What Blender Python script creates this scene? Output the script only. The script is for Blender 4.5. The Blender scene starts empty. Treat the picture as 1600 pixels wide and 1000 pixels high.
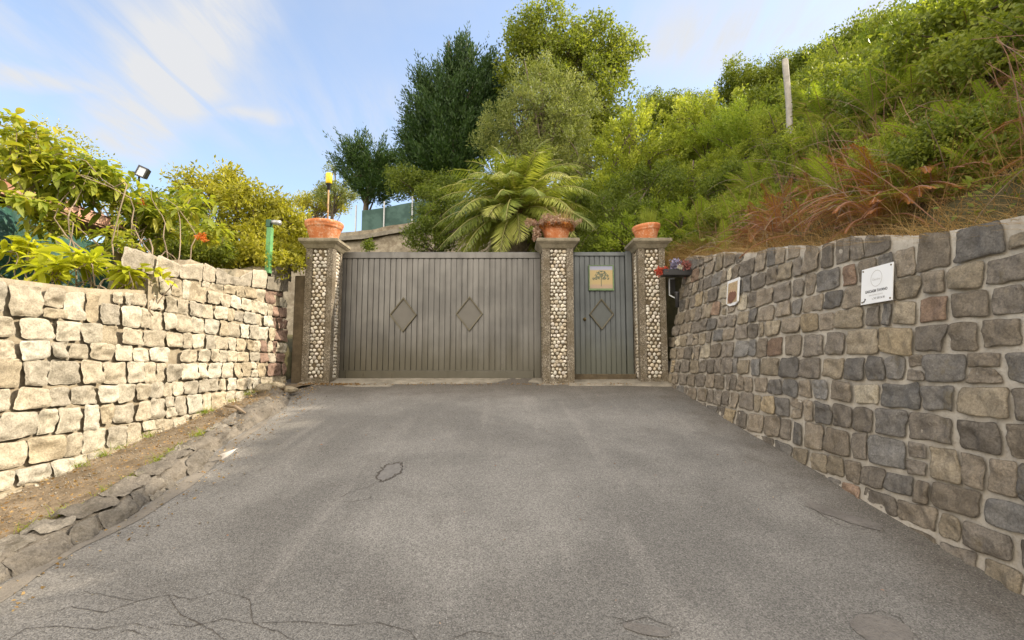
import bpy, math, random
import numpy as np
from math import radians as R
random.seed(5); rng = np.random.default_rng(7)
sc = bpy.context.scene
col = sc.collection

# ---------------------------------------------------------------- camera
FPX, W0, H0 = 760.0, 1600.0, 1000.0          # focal length in pixels of the 1600 px wide photograph
TH = math.atan(70 / FPX)                      # upward tilt
cam = bpy.data.cameras.new('camera'); camo = bpy.data.objects.new('camera', cam); col.objects.link(camo)
cam.sensor_width = 36; cam.lens = 36 * FPX / W0
cam.clip_end = 3000; cam.clip_start = 0.05
camo.rotation_euler = (math.pi / 2 + TH, 0, 0)
sc.camera = camo

def at(px, py, Y):
    """world point on the sight line of a photo pixel at depth Y (used to read positions off the photo)"""
    xc = (px - 800) / FPX; yc = (500 - py) / FPX
    d = np.array([xc, math.cos(TH) - yc * math.sin(TH), math.sin(TH) + yc * math.cos(TH)])
    return d * Y / d[1]

# ---------------------------------------------------------------- light
SUN_EL, SUN_AZ = 33.5, 14.0                   # azimuth measured from +X towards +Y
sun = bpy.data.lights.new('sun', 'SUN'); suno = bpy.data.objects.new('sun', sun); col.objects.link(suno)
sun.energy = 3.3; sun.angle = R(0.6); sun.color = (1, .87, .69)
suno.rotation_euler = (R(90 - SUN_EL), 0, R(90 + SUN_AZ))
w = bpy.data.worlds.new('World'); sc.world = w; w.use_nodes = True
nt = w.node_tree; nt.nodes.clear()
SKY_STR = 0.15
EXPO = 1.20
CLOUD = 2.4
SKY_FILL = 10.5  # brightness of the warm fill added to the unseen sky

class NT:
    """small helper round a node tree"""
    def __init__(s, t): s.t = t
    def n(s, typ, **k):
        o = s.t.nodes.new(typ)
        for a, b in k.items(): setattr(o, a, b)
        return o
    def l(s, a, b): s.t.links.new(a, b)
    def inp(s, sock, v):
        if hasattr(v, 'is_linked') or hasattr(v, 'links'): s.l(v, sock)
        else: sock.default_value = v
    def math(s, op, a, b=None, c=None, clamp=False):
        o = s.n('ShaderNodeMath', operation=op, use_clamp=clamp)
        for i, v in enumerate((a, b, c)):
            if v is not None: s.inp(o.inputs[i], v)
        return o.outputs[0]
    def vm(s, op, a, b=None, out=0):
        o = s.n('ShaderNodeVectorMath', operation=op)
        s.inp(o.inputs[0], a)
        if b is not None:
            if op == 'SCALE': s.inp(o.inputs[3], b)
            else: s.inp(o.inputs[1], b)
        return o.outputs[out]
    def noise(s, vec, scale, detail=3, rough=.55, dist=0.0, out='Fac'):
        o = s.n('ShaderNodeTexNoise'); s.l(vec, o.inputs['Vector'])
        o.inputs['Scale'].default_value = scale; o.inputs['Detail'].default_value = detail
        o.inputs['Roughness'].default_value = rough; o.inputs['Distortion'].default_value = dist
        return o.outputs[out]
    def vor(s, vec, scale, feature='F1', out='Distance', rnd=1.0):
        o = s.n('ShaderNodeTexVoronoi', feature=feature); s.l(vec, o.inputs['Vector'])
        o.inputs['Scale'].default_value = scale; o.inputs['Randomness'].default_value = rnd
        return o.outputs[out]
    def mr(s, v, a, b, c=0.0, d=1.0, smooth=True):
        o = s.n('ShaderNodeMapRange'); o.interpolation_type = 'SMOOTHSTEP' if smooth else 'LINEAR'
        s.inp(o.inputs['Value'], v)
        for i, x in zip(('From Min', 'From Max', 'To Min', 'To Max'), (a, b, c, d)): s.inp(o.inputs[i], x)
        return o.outputs['Result']
    def mix(s, f, a, b, mode='MIX'):
        o = s.n('ShaderNodeMix', data_type='RGBA', blend_type=mode)
        s.inp(o.inputs[0], f)
        for i, v in ((6, a), (7, b)):
            if isinstance(v, tuple): o.inputs[i].default_value = (*v[:3], 1)
            else: s.l(v, o.inputs[i])
        return o.outputs[2]
    def ramp(s, f, stops):
        o = s.n('ShaderNodeValToRGB'); s.l(f, o.inputs[0]); e = o.color_ramp.elements
        while len(e) < len(stops): e.new(.5)
        for q, (p, c) in zip(e, stops): q.position = p; q.color = (*c, 1)
        return o.outputs[0]
    def bump(s, h, strength, dist, prev=None):
        o = s.n('ShaderNodeBump'); s.l(h, o.inputs['Height'])
        o.inputs['Strength'].default_value = strength; o.inputs['Distance'].default_value = dist
        if prev is not None: s.l(prev, o.inputs['Normal'])
        return o.outputs[0]

N = NT(nt)
sky = N.n('ShaderNodeTexSky', sky_type='NISHITA'); sky.sun_disc = False
sky.sun_elevation = R(SUN_EL); sky.sun_rotation = R(90 - SUN_AZ); sky.air_density = 1.0; sky.dust_density = 0.6; sky.ozone_density = 1.2
tc = N.n('ShaderNodeTexCoord').outputs['Generated']
sp = N.n('ShaderNodeSeparateXYZ'); N.l(tc, sp.inputs[0])
dz = N.math('ADD', N.math('MAXIMUM', sp.outputs[2], 0.0), .12)
cb = N.n('ShaderNodeCombineXYZ'); N.l(N.math('DIVIDE', sp.outputs[0], dz), cb.inputs[0]); N.l(N.math('DIVIDE', sp.outputs[1], dz), cb.inputs[1])
P = cb.outputs[0]                              # position on a high cloud layer
def sky_p(px, py):
    d = at(px, py, 1.0); d = d / np.linalg.norm(d); return (d[0] / (d[2] + .12), d[1] / (d[2] + .12), 0.0)
warp = N.vm('SCALE', N.vm('SUBTRACT', N.noise(P, 1.3, 4, .6, out='Color'), (.5, .5, .5)), .35)
PW = N.vm('ADD', P, warp)
def streak(a, b, wd, soft):
    a = sky_p(*a); b = sky_p(*b); ab = (b[0] - a[0], b[1] - a[1], 0.0); l2 = ab[0] ** 2 + ab[1] ** 2
    pa = N.vm('SUBTRACT', PW, a)
    h = N.math('DIVIDE', N.vm('DOT_PRODUCT', pa, ab, 1), l2, clamp=True)
    dist = N.vm('LENGTH', N.vm('SUBTRACT', pa, N.vm('SCALE', ab, h)), out=1)
    return N.mr(dist, wd, wd + soft, 1.0, 0.0)
mp = N.n('ShaderNodeMapping'); N.l(P, mp.inputs[0]); mp.inputs['Rotation'].default_value = (0, 0, .5); mp.inputs['Scale'].default_value = (2.6, .55, 1)
fine = N.noise(mp.outputs[0], 2.2, 8, .62, .6)
wisp = N.mr(N.noise(P, .8, 5, .6, .4), .40, .75)
s1 = streak((310, -60), (200, 230), .02, .20)
s2 = streak((0, 112), (250, 165), .004, .085)
s3 = streak((250, 165), (430, 190), .0, .07)
s4 = streak((1080, 60), (1330, -20), .02, .32)
s5 = streak((60, 20), (560, 210), .02, .5)
tex = N.mr(fine, .30, .68)
f_ = N.math('MAXIMUM', N.math('MULTIPLY', s1, .85), N.math('MULTIPLY', s2, .6))
f_ = N.math('MAXIMUM', f_, N.math('MULTIPLY', s3, .4))
f_ = N.math('MAXIMUM', f_, N.math('MULTIPLY', s4, .6))
f_ = N.math('MULTIPLY', f_, N.mr(tex, 0, 1, .45, 1.0))
g_ = N.math('MULTIPLY', N.math('MULTIPLY', wisp, tex), .45)
g_ = N.math('ADD', g_, N.math('MULTIPLY', N.math('MULTIPLY', s5, tex), .25))
fac = N.math('ADD', f_, g_, clamp=True)
fac = N.math('ADD', fac, .22, clamp=True)
skc = N.mix(fac, sky.outputs[0], (CLOUD * .97, CLOUD * .985, CLOUD * 1.02))
bank = N.mr(N.math('ADD', sp.outputs[1], N.math('MULTIPLY', N.math('SUBTRACT', N.noise(tc, 2.2, 4), .5), .5)), .10, -.35)  # mask of the added sky fill, on the side away from the view
skc = N.mix(N.math('MULTIPLY', bank, .85), skc, (SKY_FILL, SKY_FILL * .90, SKY_FILL * .76))      # added fill: warm bright sky, unseen behind the camera, lifts the shaded parts
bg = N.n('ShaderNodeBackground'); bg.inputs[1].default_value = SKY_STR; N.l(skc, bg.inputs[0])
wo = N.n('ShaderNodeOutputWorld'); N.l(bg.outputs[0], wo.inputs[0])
sc.view_settings.view_transform = 'Standard'; sc.view_settings.look = 'None'
sc.view_settings.exposure = EXPO; sc.view_settings.gamma = 1
sc.cycles.max_bounces = 8; sc.cycles.diffuse_bounces = 4; sc.cycles.transparent_max_bounces = 8

# ---------------------------------------------------------------- numpy noise
def _h(ix, iy, iz, seed):
    n = (ix * 374761393 + iy * 668265263 + iz * 2147483647 + seed * 974634777) & 0xffffffff
    n = ((n ^ (n >> 13)) * 1274126177) & 0xffffffff
    return ((n ^ (n >> 16)) & 0xffff) / 65535.0 * 2 - 1
def vnoise(p, seed=0):
    p = np.asarray(p, float); i = np.floor(p).astype(np.int64); f = p - i; f = f * f * (3 - 2 * f)
    x, y, z = i[..., 0], i[..., 1], i[..., 2]; r = 0
    for dx in (0, 1):
        for dy in (0, 1):
            for dz_ in (0, 1):
                wgt = (f[..., 0] if dx else 1 - f[..., 0]) * (f[..., 1] if dy else 1 - f[..., 1]) * (f[..., 2] if dz_ else 1 - f[..., 2])
                r = r + wgt * _h(x + dx, y + dy, z + dz_, seed)
    return r
def fbm(p, freq, oct=4, seed=0, gain=.5):
    p = np.asarray(p, float); r = 0; a = 1
    for o in range(oct): r = r + a * vnoise(p * freq + 17.3 * o, seed + o); a *= gain; freq *= 2.03
    return r

# ---------------------------------------------------------------- objects
def tag(o, label=None, cat=None, group=None, kind=None):
    for k, v in (('label', label), ('category', cat), ('group', group), ('kind', kind)):
        if v: o[k] = v
    return o
def empty(name, loc, label, cat, group=None, rz=0):
    o = bpy.data.objects.new(name, None); col.objects.link(o); o.location = [float(v) for v in loc]; o.rotation_euler = (0, 0, rz)
    o.empty_display_size = .1
    return tag(o, label, cat, group)
def npmesh(name, V, F, mat, parent=None, attrs=None, smooth=False, loc=None):
    """V (n,3) in world coordinates, F an (m,k) array or a list of tuples; made local to the parent's location"""
    V = np.asarray(V, float)
    off = np.array(parent.matrix_basis.translation) if parent is not None else np.array(loc if loc is not None else (0, 0, 0), float)
    if parent is not None and parent.parent is not None: off = off + np.array(parent.parent.matrix_basis.translation)
    V = V - off
    if parent is not None:
        rz = parent.rotation_euler[2]
        if rz:
            c, s = math.cos(-rz), math.sin(-rz); V = np.stack([V[:, 0] * c - V[:, 1] * s, V[:, 0] * s + V[:, 1] * c, V[:, 2]], 1)
    me = bpy.data.meshes.new(name)
    if isinstance(F, np.ndarray):
        k = F.shape[1]; me.vertices.add(len(V)); me.vertices.foreach_set('co', V.astype(np.float32).ravel())
        me.loops.add(F.size); me.loops.foreach_set('vertex_index', F.astype(np.int32).ravel())
        me.polygons.add(len(F)); me.polygons.foreach_set('loop_start', np.arange(0, F.size, k, dtype=np.int32))
        me.update(calc_edges=True)
    else:
        me.from_pydata([tuple(v) for v in V], [], F); me.update()
    if smooth: me.polygons.foreach_set('use_smooth', np.ones(len(me.polygons), bool))
    for nm, arr in (attrs or {}).items():
        arr = np.asarray(arr, np.float32)
        if arr.ndim == 1:
            a = me.attributes.new(nm, 'FLOAT', 'POINT'); a.data.foreach_set('value', arr)
        else:
            a = me.attributes.new(nm, 'FLOAT_COLOR', 'POINT'); c = np.ones((len(arr), 4), np.float32); c[:, :3] = arr; a.data.foreach_set('color', c.ravel())
    me.materials.append(mat)
    o = bpy.data.objects.new(name, me); col.objects.link(o)
    if parent is not None: o.parent = parent
    elif loc is not None: o.location = loc
    return o

class MB:
    def __init__(s): s.v = []; s.f = []; s.sm = False
    def add(s, V, F):
        n = len(s.v); s.v += [tuple(float(c) for c in v) for v in V]; s.f += [tuple(i + n for i in f) for f in F]
    def box(s, x0, x1, y0, y1, z0, z1, b=0.0):
        if b <= 0:
            V = [(x, y, z) for z in (z0, z1) for y in (y0, y1) for x in (x0, x1)]
            s.add(V, [(0, 2, 3, 1), (4, 5, 7, 6), (0, 1, 5, 4), (2, 6, 7, 3), (0, 4, 6, 2), (1, 3, 7, 5)])
        else:   # chamfered box
            V = []; idx = {}
            for iz, z in enumerate((z0, z1)):
                for iy, y in enumerate((y0, y1)):
                    for ix, x in enumerate((x0, x1)):
                        sx, sy, sz = (1, -1)[ix], (1, -1)[iy], (1, -1)[iz]
                        for k, p in enumerate(((x, y + sy * b, z + sz * b), (x + sx * b, y, z + sz * b), (x + sx * b, y + sy * b, z))):
                            idx[(ix, iy, iz, k)] = len(V); V.append(p)
            F = []
            g = lambda a, k: idx[(*a, k)]
            for ax in range(3):
                for sgn in (0, 1):
                    o = [i for i in range(3) if i != ax]; q = []
                    for a, b_ in ((0, 0), (1, 0), (1, 1), (0, 1)):
                        c = [0, 0, 0]; c[ax] = sgn; c[o[0]] = a; c[o[1]] = b_; q.append(g(c, ax))
                    F.append(tuple(q if (sgn ^ (ax == 1)) else q[::-1]))
            for ax in range(3):
                o = [i for i in range(3) if i != ax]
                for a in (0, 1):
                    for b_ in (0, 1):
                        c0 = [0, 0, 0]; c0[o[0]] = a; c0[o[1]] = b_; c1 = list(c0); c1[ax] = 1
                        F.append((g(c0, o[0]), g(c1, o[0]), g(c1, o[1]), g(c0, o[1])))
            for c in [(i, j, k) for i in (0, 1) for j in (0, 1) for k in (0, 1)]: F.append((g(c, 0), g(c, 1), g(c, 2)))
            s.add(V, F)
    def tube(s, pts, rad, n=8, cap=True):
        pts = [np.array(p, float) for p in pts]
        if not hasattr(rad, '__len__'): rad = [rad] * len(pts)
        rings = []; prev = None
        for i, p in enumerate(pts):
            t = pts[min(i + 1, len(pts) - 1)] - pts[max(i - 1, 0)]; t = t / (np.linalg.norm(t) + 1e-9)
            a = np.array((0, 0, 1.)) if prev is None else prev
            if abs(a @ t) > .95: a = np.array((1., 0, 0))
            u = a - t * (a @ t); u /= np.linalg.norm(u); prev = u; v = np.cross(t, u)
            rings.append([p + rad[i] * (math.cos(2 * math.pi * k / n) * u + math.sin(2 * math.pi * k / n) * v) for k in range(n)])
        V = [q for r in rings for q in r]; F = []
        for i in range(len(pts) - 1):
            for k in range(n):
                F.append((i * n + k, i * n + (k + 1) % n, (i + 1) * n + (k + 1) % n, (i + 1) * n + k))
        if cap: F.append(tuple(range(n))[::-1]); F.append(tuple((len(pts) - 1) * n + k for k in range(n)))
        s.add(V, F)
    def lathe(s, prof, c=(0, 0, 0), n=40, sx=1, sy=1, tilt=0, wob=None):
        V = []; F = []
        for r, z in prof:
            for k in range(n):
                a = 2 * math.pi * k / n; x = r * math.cos(a) * sx; y = r * math.sin(a) * sy; zz = z + x * tilt
                V.append((c[0] + x, c[1] + y, c[2] + zz))
        for i in range(len(prof) - 1):
            for k in range(n): F.append((i * n + k, i * n + (k + 1) % n, (i + 1) * n + (k + 1) % n, (i + 1) * n + k))
        F.append(tuple(range(n))[::-1]); F.append(tuple((len(prof) - 1) * n + k for k in range(n)))
        s.add(V, F)
    def build(s, name, mat, parent=None, smooth=False, loc=None):
        return npmesh(name, np.array(s.v), s.f, mat, parent, smooth=smooth, loc=loc)

# ---------------------------------------------------------------- materials
def mat(name, fn):
    m = bpy.data.materials.new(name); m.use_nodes = True; t = m.node_tree; t.nodes.clear(); K = NT(t)
    out = K.n('ShaderNodeOutputMaterial'); b = K.n('ShaderNodeBsdfPrincipled'); K.l(b.outputs[0], out.inputs[0])
    co = K.n('ShaderNodeTexCoord').outputs['Object']
    fn(K, b, co, out); return m
def setp(K, b, **k):
    nm = dict(c='Base Color', r='Roughness', m='Metallic', s='Specular IOR Level', n='Normal')
    for a, v in k.items():
        if isinstance(v, tuple): v = (*v, 1) if len(v) == 3 else v
        K.inp(b.inputs[nm[a]], v)
def simple(name, c, r=.6, m=0.0, var=.15, sc_=8.0, bump=.15):
    def fn(K, b, co, out):
        n1 = K.noise(co, sc_, 5, .6); k = K.mr(n1, .25, .75, 1 - var, 1 + var, False)
        cc = K.n('ShaderNodeRGB'); cc.outputs[0].default_value = (*c, 1)
        setp(K, b, c=K.vm('SCALE', cc.outputs[0], k), r=r, m=m, n=K.bump(K.noise(co, sc_ * 12, 3), bump, .003))
    return mat(name, fn)

def f_road(K, b, co, out):
    big = K.noise(co, .55, 4, .6, .3); mid = K.noise(co, 3.2, 5, .6)
    mp = K.n('ShaderNodeMapping'); K.l(co, mp.inputs[0]); mp.inputs['Rotation'].default_value = (0, 0, R(-14)); mp.inputs['Scale'].default_value = (2.4, .28, 1)
    st = K.noise(mp.outputs[0], 1.6, 5, .6, .4)
    base = K.mix(K.mr(big, .38, .62), (.158, .150, .136), (.226, .214, .194))
    base = K.mix(K.mr(st, .5, .74, 0, .28), base, (.33, .307, .276))
    base = K.mix(K.mr(mid, .5, .8, 0, .45), base, (.13, .118, .104))
    sp2 = K.n('ShaderNodeSeparateXYZ'); K.l(co, sp2.inputs[0])
    # darker brown, broken by noise, towards the gate and the right wall foot
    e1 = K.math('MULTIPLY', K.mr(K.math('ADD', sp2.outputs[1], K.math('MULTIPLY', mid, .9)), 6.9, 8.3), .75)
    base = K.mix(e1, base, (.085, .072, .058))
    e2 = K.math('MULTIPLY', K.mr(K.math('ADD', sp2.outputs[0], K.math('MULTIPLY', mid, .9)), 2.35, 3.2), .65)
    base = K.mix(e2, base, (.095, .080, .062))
    g = K.vor(co, 160, out='Color'); gs = K.n('ShaderNodeSeparateColor'); K.l(g, gs.inputs[0])
    gr = K.mr(gs.outputs[0], .0, 1.0, .60, 1.42, False)
    base2 = K.vm('SCALE', base, gr)
    sp_ = K.math('GREATER_THAN', gs.outputs[1], .986)
    base2 = K.mix(K.math('MULTIPLY', sp_, .5), base2, (.42, .40, .37))
    h = K.vor(co, 160); fine = K.noise(co, 260, 2)
    n1 = K.bump(K.math('MULTIPLY', h, -1.0), .55, .004); n2 = K.bump(mid, .35, .01, n1)
    setp(K, b, c=base2, r=.86, s=.35, n=n2)
M = {}
M['road'] = mat('asphalt', f_road)
M['patch'] = simple('asphalt patch', (.175, .165, .152), .85, var=.3, sc_=30, bump=.5)
M['crack'] = simple('crack', (.082, .071, .06), .95, var=.3, sc_=30)

def f_stone(colattr='col', br=.45, lich=None, sh=1.0):
    def fn(K, b, co, out):
        a = K.n('ShaderNodeAttribute', attribute_name=colattr)
        n1 = K.noise(co, 9, 6, .65); n2 = K.noise(co, 70, 5, .8); n3 = K.noise(co, 230, 2)
        k = K.math('MULTIPLY', K.mr(n1, .25, .75, .68, 1.30, False), K.mr(n2, .3, .7, .58, 1.40, False))
        c = K.vm('SCALE', a.outputs['Color'], k)
        if lich:
            c = K.mix(K.mr(K.noise(co, 5, 5, .7), .58, .72, 0, lich[3]), c, lich[:3])
            c = K.mix(K.mr(K.noise(co, 26, 3, .7), .66, .74, 0, .5), c, (.42, .40, .36))
        v = K.vor(co, 120); pit = K.mr(v, .0, .25, 0, 1)
        h = K.math('ADD', K.math('MULTIPLY', n2, .8), K.math('MULTIPLY', n3, .5))
        nn = K.bump(n1, .7, .03); nn = K.bump(h, min(1, br * 1.8), .014, nn); nn = K.bump(pit, .35, .003, nn)
        setp(K, b, c=c, r=.9, s=.25, n=nn)
    return fn
M['stone'] = mat('wall stone', f_stone())
M['stone_r'] = mat('basalt stone', f_stone(br=.55, lich=(.17, .135, .07, .55)))
def f_mortar(c1, c2, c3, bs=1.0):
    def fn(K, b, co, out):
        n1 = K.noise(co, 6, 6, .65); n2 = K.noise(co, 60, 4, .7)
        c = K.mix(K.mr(n1, .35, .65), c1, c2); c = K.mix(K.mr(n2, .5, .75, 0, .7), c, c3)
        nn = K.bump(n1, min(.5 * bs, 1), .02 * bs); nn = K.bump(n2, .7, .01 * bs, nn)
        setp(K, b, c=c, r=.93, s=.2, n=nn)
    return fn
M['mortar_l'] = mat('sandy joint mortar', f_mortar((.25, .205, .14), (.38, .33, .24), (.15, .12, .08)))
M['mortar_r'] = mat('grey joint mortar', f_mortar((.38, .34, .285), (.48, .44, .375), (.28, .24, .19)))
M['kerb'] = mat('old concrete', f_mortar((.15, .132, .108), (.24, .213, .175), (.08, .068, .052), 2.2))
M['conc'] = mat('light concrete', f_mortar((.20, .18, .145), (.30, .27, .22), (.10, .085, .06)))
M['verge'] = mat('sandy soil', f_mortar((.17, .13, .085), (.26, .205, .14), (.075, .053, .032), 2.0))
M['soil'] = mat('hill soil', f_mortar((.07, .06, .03), (.10, .085, .04), (.04, .05, .02)))
M['rubble'] = mat('rubble slope', f_mortar((.20, .165, .12), (.32, .28, .21), (.09, .08, .05)))
def f_agg(K, b, co, out):
    v = K.n('ShaderNodeTexVoronoi'); K.l(co, v.inputs['Vector']); v.inputs['Scale'].default_value = 85
    s_ = K.n('ShaderNodeSeparateColor'); K.l(v.outputs['Color'], s_.inputs[0])
    c = K.ramp(s_.outputs[0], [(0, (.075, .062, .048)), (.45, (.17, .145, .11)), (.75, (.25, .215, .165)), (1, (.40, .36, .29))])
    c = K.mix(K.mr(K.noise(co, 3.5, 5, .6), .42, .62, 0, .6), c, (.11, .085, .05))
    nn = K.bump(K.math('MULTIPLY', v.outputs['Distance'], -1.0), .8, .006)
    setp(K, b, c=c, r=.9, s=.3, n=nn)
M['agg'] = mat('exposed aggregate', f_agg)
def f_peb(K, b, co, out):
    a = K.n('ShaderNodeAttribute', attribute_name='col')
    c = K.vm('SCALE', a.outputs['Color'], K.mr(K.noise(co, 70, 4), .3, .7, .78, 1.18, False))
    setp(K, b, c=c, r=.6, n=K.bump(K.noise(co, 130, 3), .3, .003))
M['peb'] = mat('cream pebble', f_peb)
def f_paint(c, c2, dirt=(.14, .12, .075), r=.38, metal=.35):
    def fn(K, b, co, out):
        mp = K.n('ShaderNodeMapping'); K.l(co, mp.inputs[0]); mp.inputs['Scale'].default_value = (7, 7, .55)
        n1 = K.noise(mp.outputs[0], 1.4, 5, .6); n2 = K.noise(co, 1.1, 4, .6); n3 = K.noise(co, 55, 3)
        base = K.mix(K.mr(n2, .35, .65), c, c2); base = K.mix(K.mr(n1, .5, .75, 0, .35), base, tuple(x * .72 for x in c))
        s_ = K.n('ShaderNodeSeparateXYZ'); K.l(co, s_.inputs[0])
        zz = K.math('ADD', s_.outputs[2], K.math('MULTIPLY', n1, -.5))
        base = K.mix(K.mr(zz, -.05, .65, .62, 0), base, dirt)
        base = K.mix(K.mr(n3, .62, .8, 0, .35), base, tuple(x * .6 for x in c))
        setp(K, b, c=base, m=metal, r=K.mr(n1, .3, .7, r - .06, r + .16, False), n=K.bump(n2, .12, .02, K.bump(n3, .08, .002)))
    return fn
M['gate'] = mat('warm grey gate paint', f_paint((.105, .101, .094), (.155, .148, .137), dirt=(.085, .075, .045), r=.32, metal=.65))
M['gate2'] = mat('blue grey gate paint', f_paint((.095, .105, .108), (.135, .147, .15), dirt=(.12, .12, .08), r=.42, metal=.35))
M['brass'] = simple('olive bronze trim', (.105, .092, .058), .45, .3)
M['plate2'] = simple('grey plate', (.10, .108, .105), .5, .3, sc_=5)
M['plate'] = simple('warm plate', (.12, .112, .098), .45, .4, sc_=5)
def f_terra(K, b, co, out):
    n = K.noise(co, 7, 5, .65); n2 = K.noise(co, 40, 4, .6)
    c = K.mix(K.mr(n, .35, .7), (.50, .165, .06), (.62, .25, .11)); c = K.mix(K.mr(K.math('ADD', K.math('MULTIPLY', n2, .5), K.math('MULTIPLY', n, .5)), .50, .62, 0, .6), c, (.66, .50, .38))
    c = K.mix(K.mr(K.noise(co, 12, 3), .6, .75, 0, .4), c, (.30, .10, .05))
    setp(K, b, c=c, r=.8, s=.3, n=K.bump(n2, .3, .004))
M['terra'] = mat('terracotta', f_terra)
M['black'] = simple('black plastic', (.02, .02, .022), .4)
M['dark'] = simple('dark recess', (.018, .017, .015), .9)
M['white'] = simple('white enamel', (.78, .79, .80), .35, var=.04, bump=.03)
M['ink'] = simple('grey ink', (.10, .10, .11), .7, var=.02)
M['ink2'] = simple('pale ink', (.50, .49, .47), .7, var=.02)
M['screw'] = simple('rusty screw', (.16, .12, .05), .5, .5)
M['greenwood'] = simple('green painted wood', (.13, .34, .13), .5, var=.3, sc_=14)
M['darkgreen'] = simple('dark green metal', (.02, .09, .05), .5)
M['galv'] = simple('galvanised steel', (.42, .43, .43), .45, .6)
M['bamboo'] = simple('bamboo cane', (.36, .22, .10), .6, var=.3, sc_=20)
M['yellow'] = simple('yellow glass', (.85, .60, .02), .35, var=.15, sc_=20)
M['glass'] = simple('frosted lamp glass', (.62, .68, .74), .12, var=.05)
M['bark'] = simple('bark', (.13, .10, .07), .9, var=.4, sc_=9, bump=.9)
M['twig'] = simple('grey twig', (.26, .20, .14), .85, var=.35, sc_=6)
M['redtwig'] = simple('reddish twig', (.25, .13, .085), .8, var=.3, sc_=6)
M['post'] = simple('weathered wood', (.34, .315, .28), .9, var=.35, sc_=9, bump=.8)
M['paper'] = simple('white paper', (.52, .48, .43), .7, var=.15)
M['frame_g'] = simple('green frame', (.13, .20, .09), .5, var=.25, sc_=20)

def f_leaf(cols, trans=.45, rough=.5, tint=1.25, big=.8, var=.5):
    """leaf colour from a per-leaf and a per-clump value, thin and partly translucent"""
    def fn(K, b, co, out):
        a = K.n('ShaderNodeAttribute', attribute_name='rnd').outputs['Fac']; cl = K.n('ShaderNodeAttribute', attribute_name='cl').outputs['Fac']
        oi = K.n('ShaderNodeObjectInfo').outputs['Random']
        nz = K.noise(co, big, 3)
        f = K.math('ADD', K.math('MULTIPLY', a, .42), K.math('MULTIPLY', cl, .30)); f = K.math('ADD', f, K.mr(nz, .3, .7, 0, .20, False)); f = K.math('ADD', f, K.math('MULTIPLY', oi, .10))
        c = K.ramp(f, [(p, q) for p, q in cols])
        setp(K, b, c=c, r=rough, s=.35)
        tr = K.n('ShaderNodeBsdfTranslucent'); K.l(K.vm('MULTIPLY', c, (tint * 1.15, tint * 1.15, tint * .55)), tr.inputs[0])
        mx = K.n('ShaderNodeMixShader'); mx.inputs[0].default_value = trans
        K.l(b.outputs[0], mx.inputs[1]); K.l(tr.outputs[0], mx.inputs[2]); K.l(mx.outputs[0], out.inputs[0])
    return fn
G = lambda *c: [(i / (len(c) - 1) * .92 + .04, x) for i, x in enumerate(c)]
M['l_conifer'] = mat('conifer foliage', f_leaf(G((.022, .05, .014), (.042, .088, .020), (.085, .14, .030)), .25))
M['l_decid'] = mat('broadleaf foliage', f_leaf(G((.075, .105, .016), (.17, .21, .028), (.34, .36, .055)), .45))
M['l_olive'] = mat('olive foliage', f_leaf(G((.11, .14, .04), (.21, .245, .065), (.36, .37, .13)), .35))
M['l_lime'] = mat('lime foliage', f_leaf(G((.13, .175, .022), (.29, .34, .045), (.50, .51, .10)), .5))
M['l_green'] = mat('mid green foliage', f_leaf(G((.06, .09, .014), (.135, .18, .024), (.27, .31, .045)), .4))
M['l_hedge'] = mat('yellow green foliage', f_leaf(G((.14, .15, .02), (.34, .33, .035), (.56, .50, .07)), .45))
M['l_loquat'] = mat('large yellow green leaf', f_leaf(G((.09, .14, .02), (.22, .27, .035), (.40, .41, .06), (.55, .45, .07)), .45))
M['l_broad'] = mat('bright lance leaf', f_leaf(G((.28, .33, .02), (.48, .50, .04), (.65, .62, .08)), .45))
M['l_palm'] = mat('palm leaflet', f_leaf(G((.075, .11, .022), (.18, .225, .04), (.37, .39, .09), (.66, .57, .28)), .35))
M['l_fern'] = mat('fern green', f_leaf(G((.10, .135, .025), (.21, .25, .04), (.37, .38, .08)), .45))
M['l_fernlit'] = mat('fern lime', f_leaf(G((.13, .20, .025), (.26, .33, .04), (.42, .45, .08)), .5))
M['l_bracken'] = mat('brown bracken', f_leaf(G((.15, .05, .012), (.34, .13, .03), (.48, .25, .07)), .35))
M['l_dry'] = mat('dry grass', f_leaf(G((.16, .085, .03), (.32, .20, .08), (.50, .38, .19)), .3))
M['l_dead'] = mat('dead succulent', f_leaf(G((.20, .10, .07), (.34, .21, .15), (.50, .38, .28)), .2))
M['l_red'] = mat('red flower', f_leaf(G((.40, .05, .03), (.60, .12, .07)), .2))
M['l_orange'] = mat('orange leaf', f_leaf(G((.5, .12, .02), (.65, .22, .04)), .3))

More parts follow.
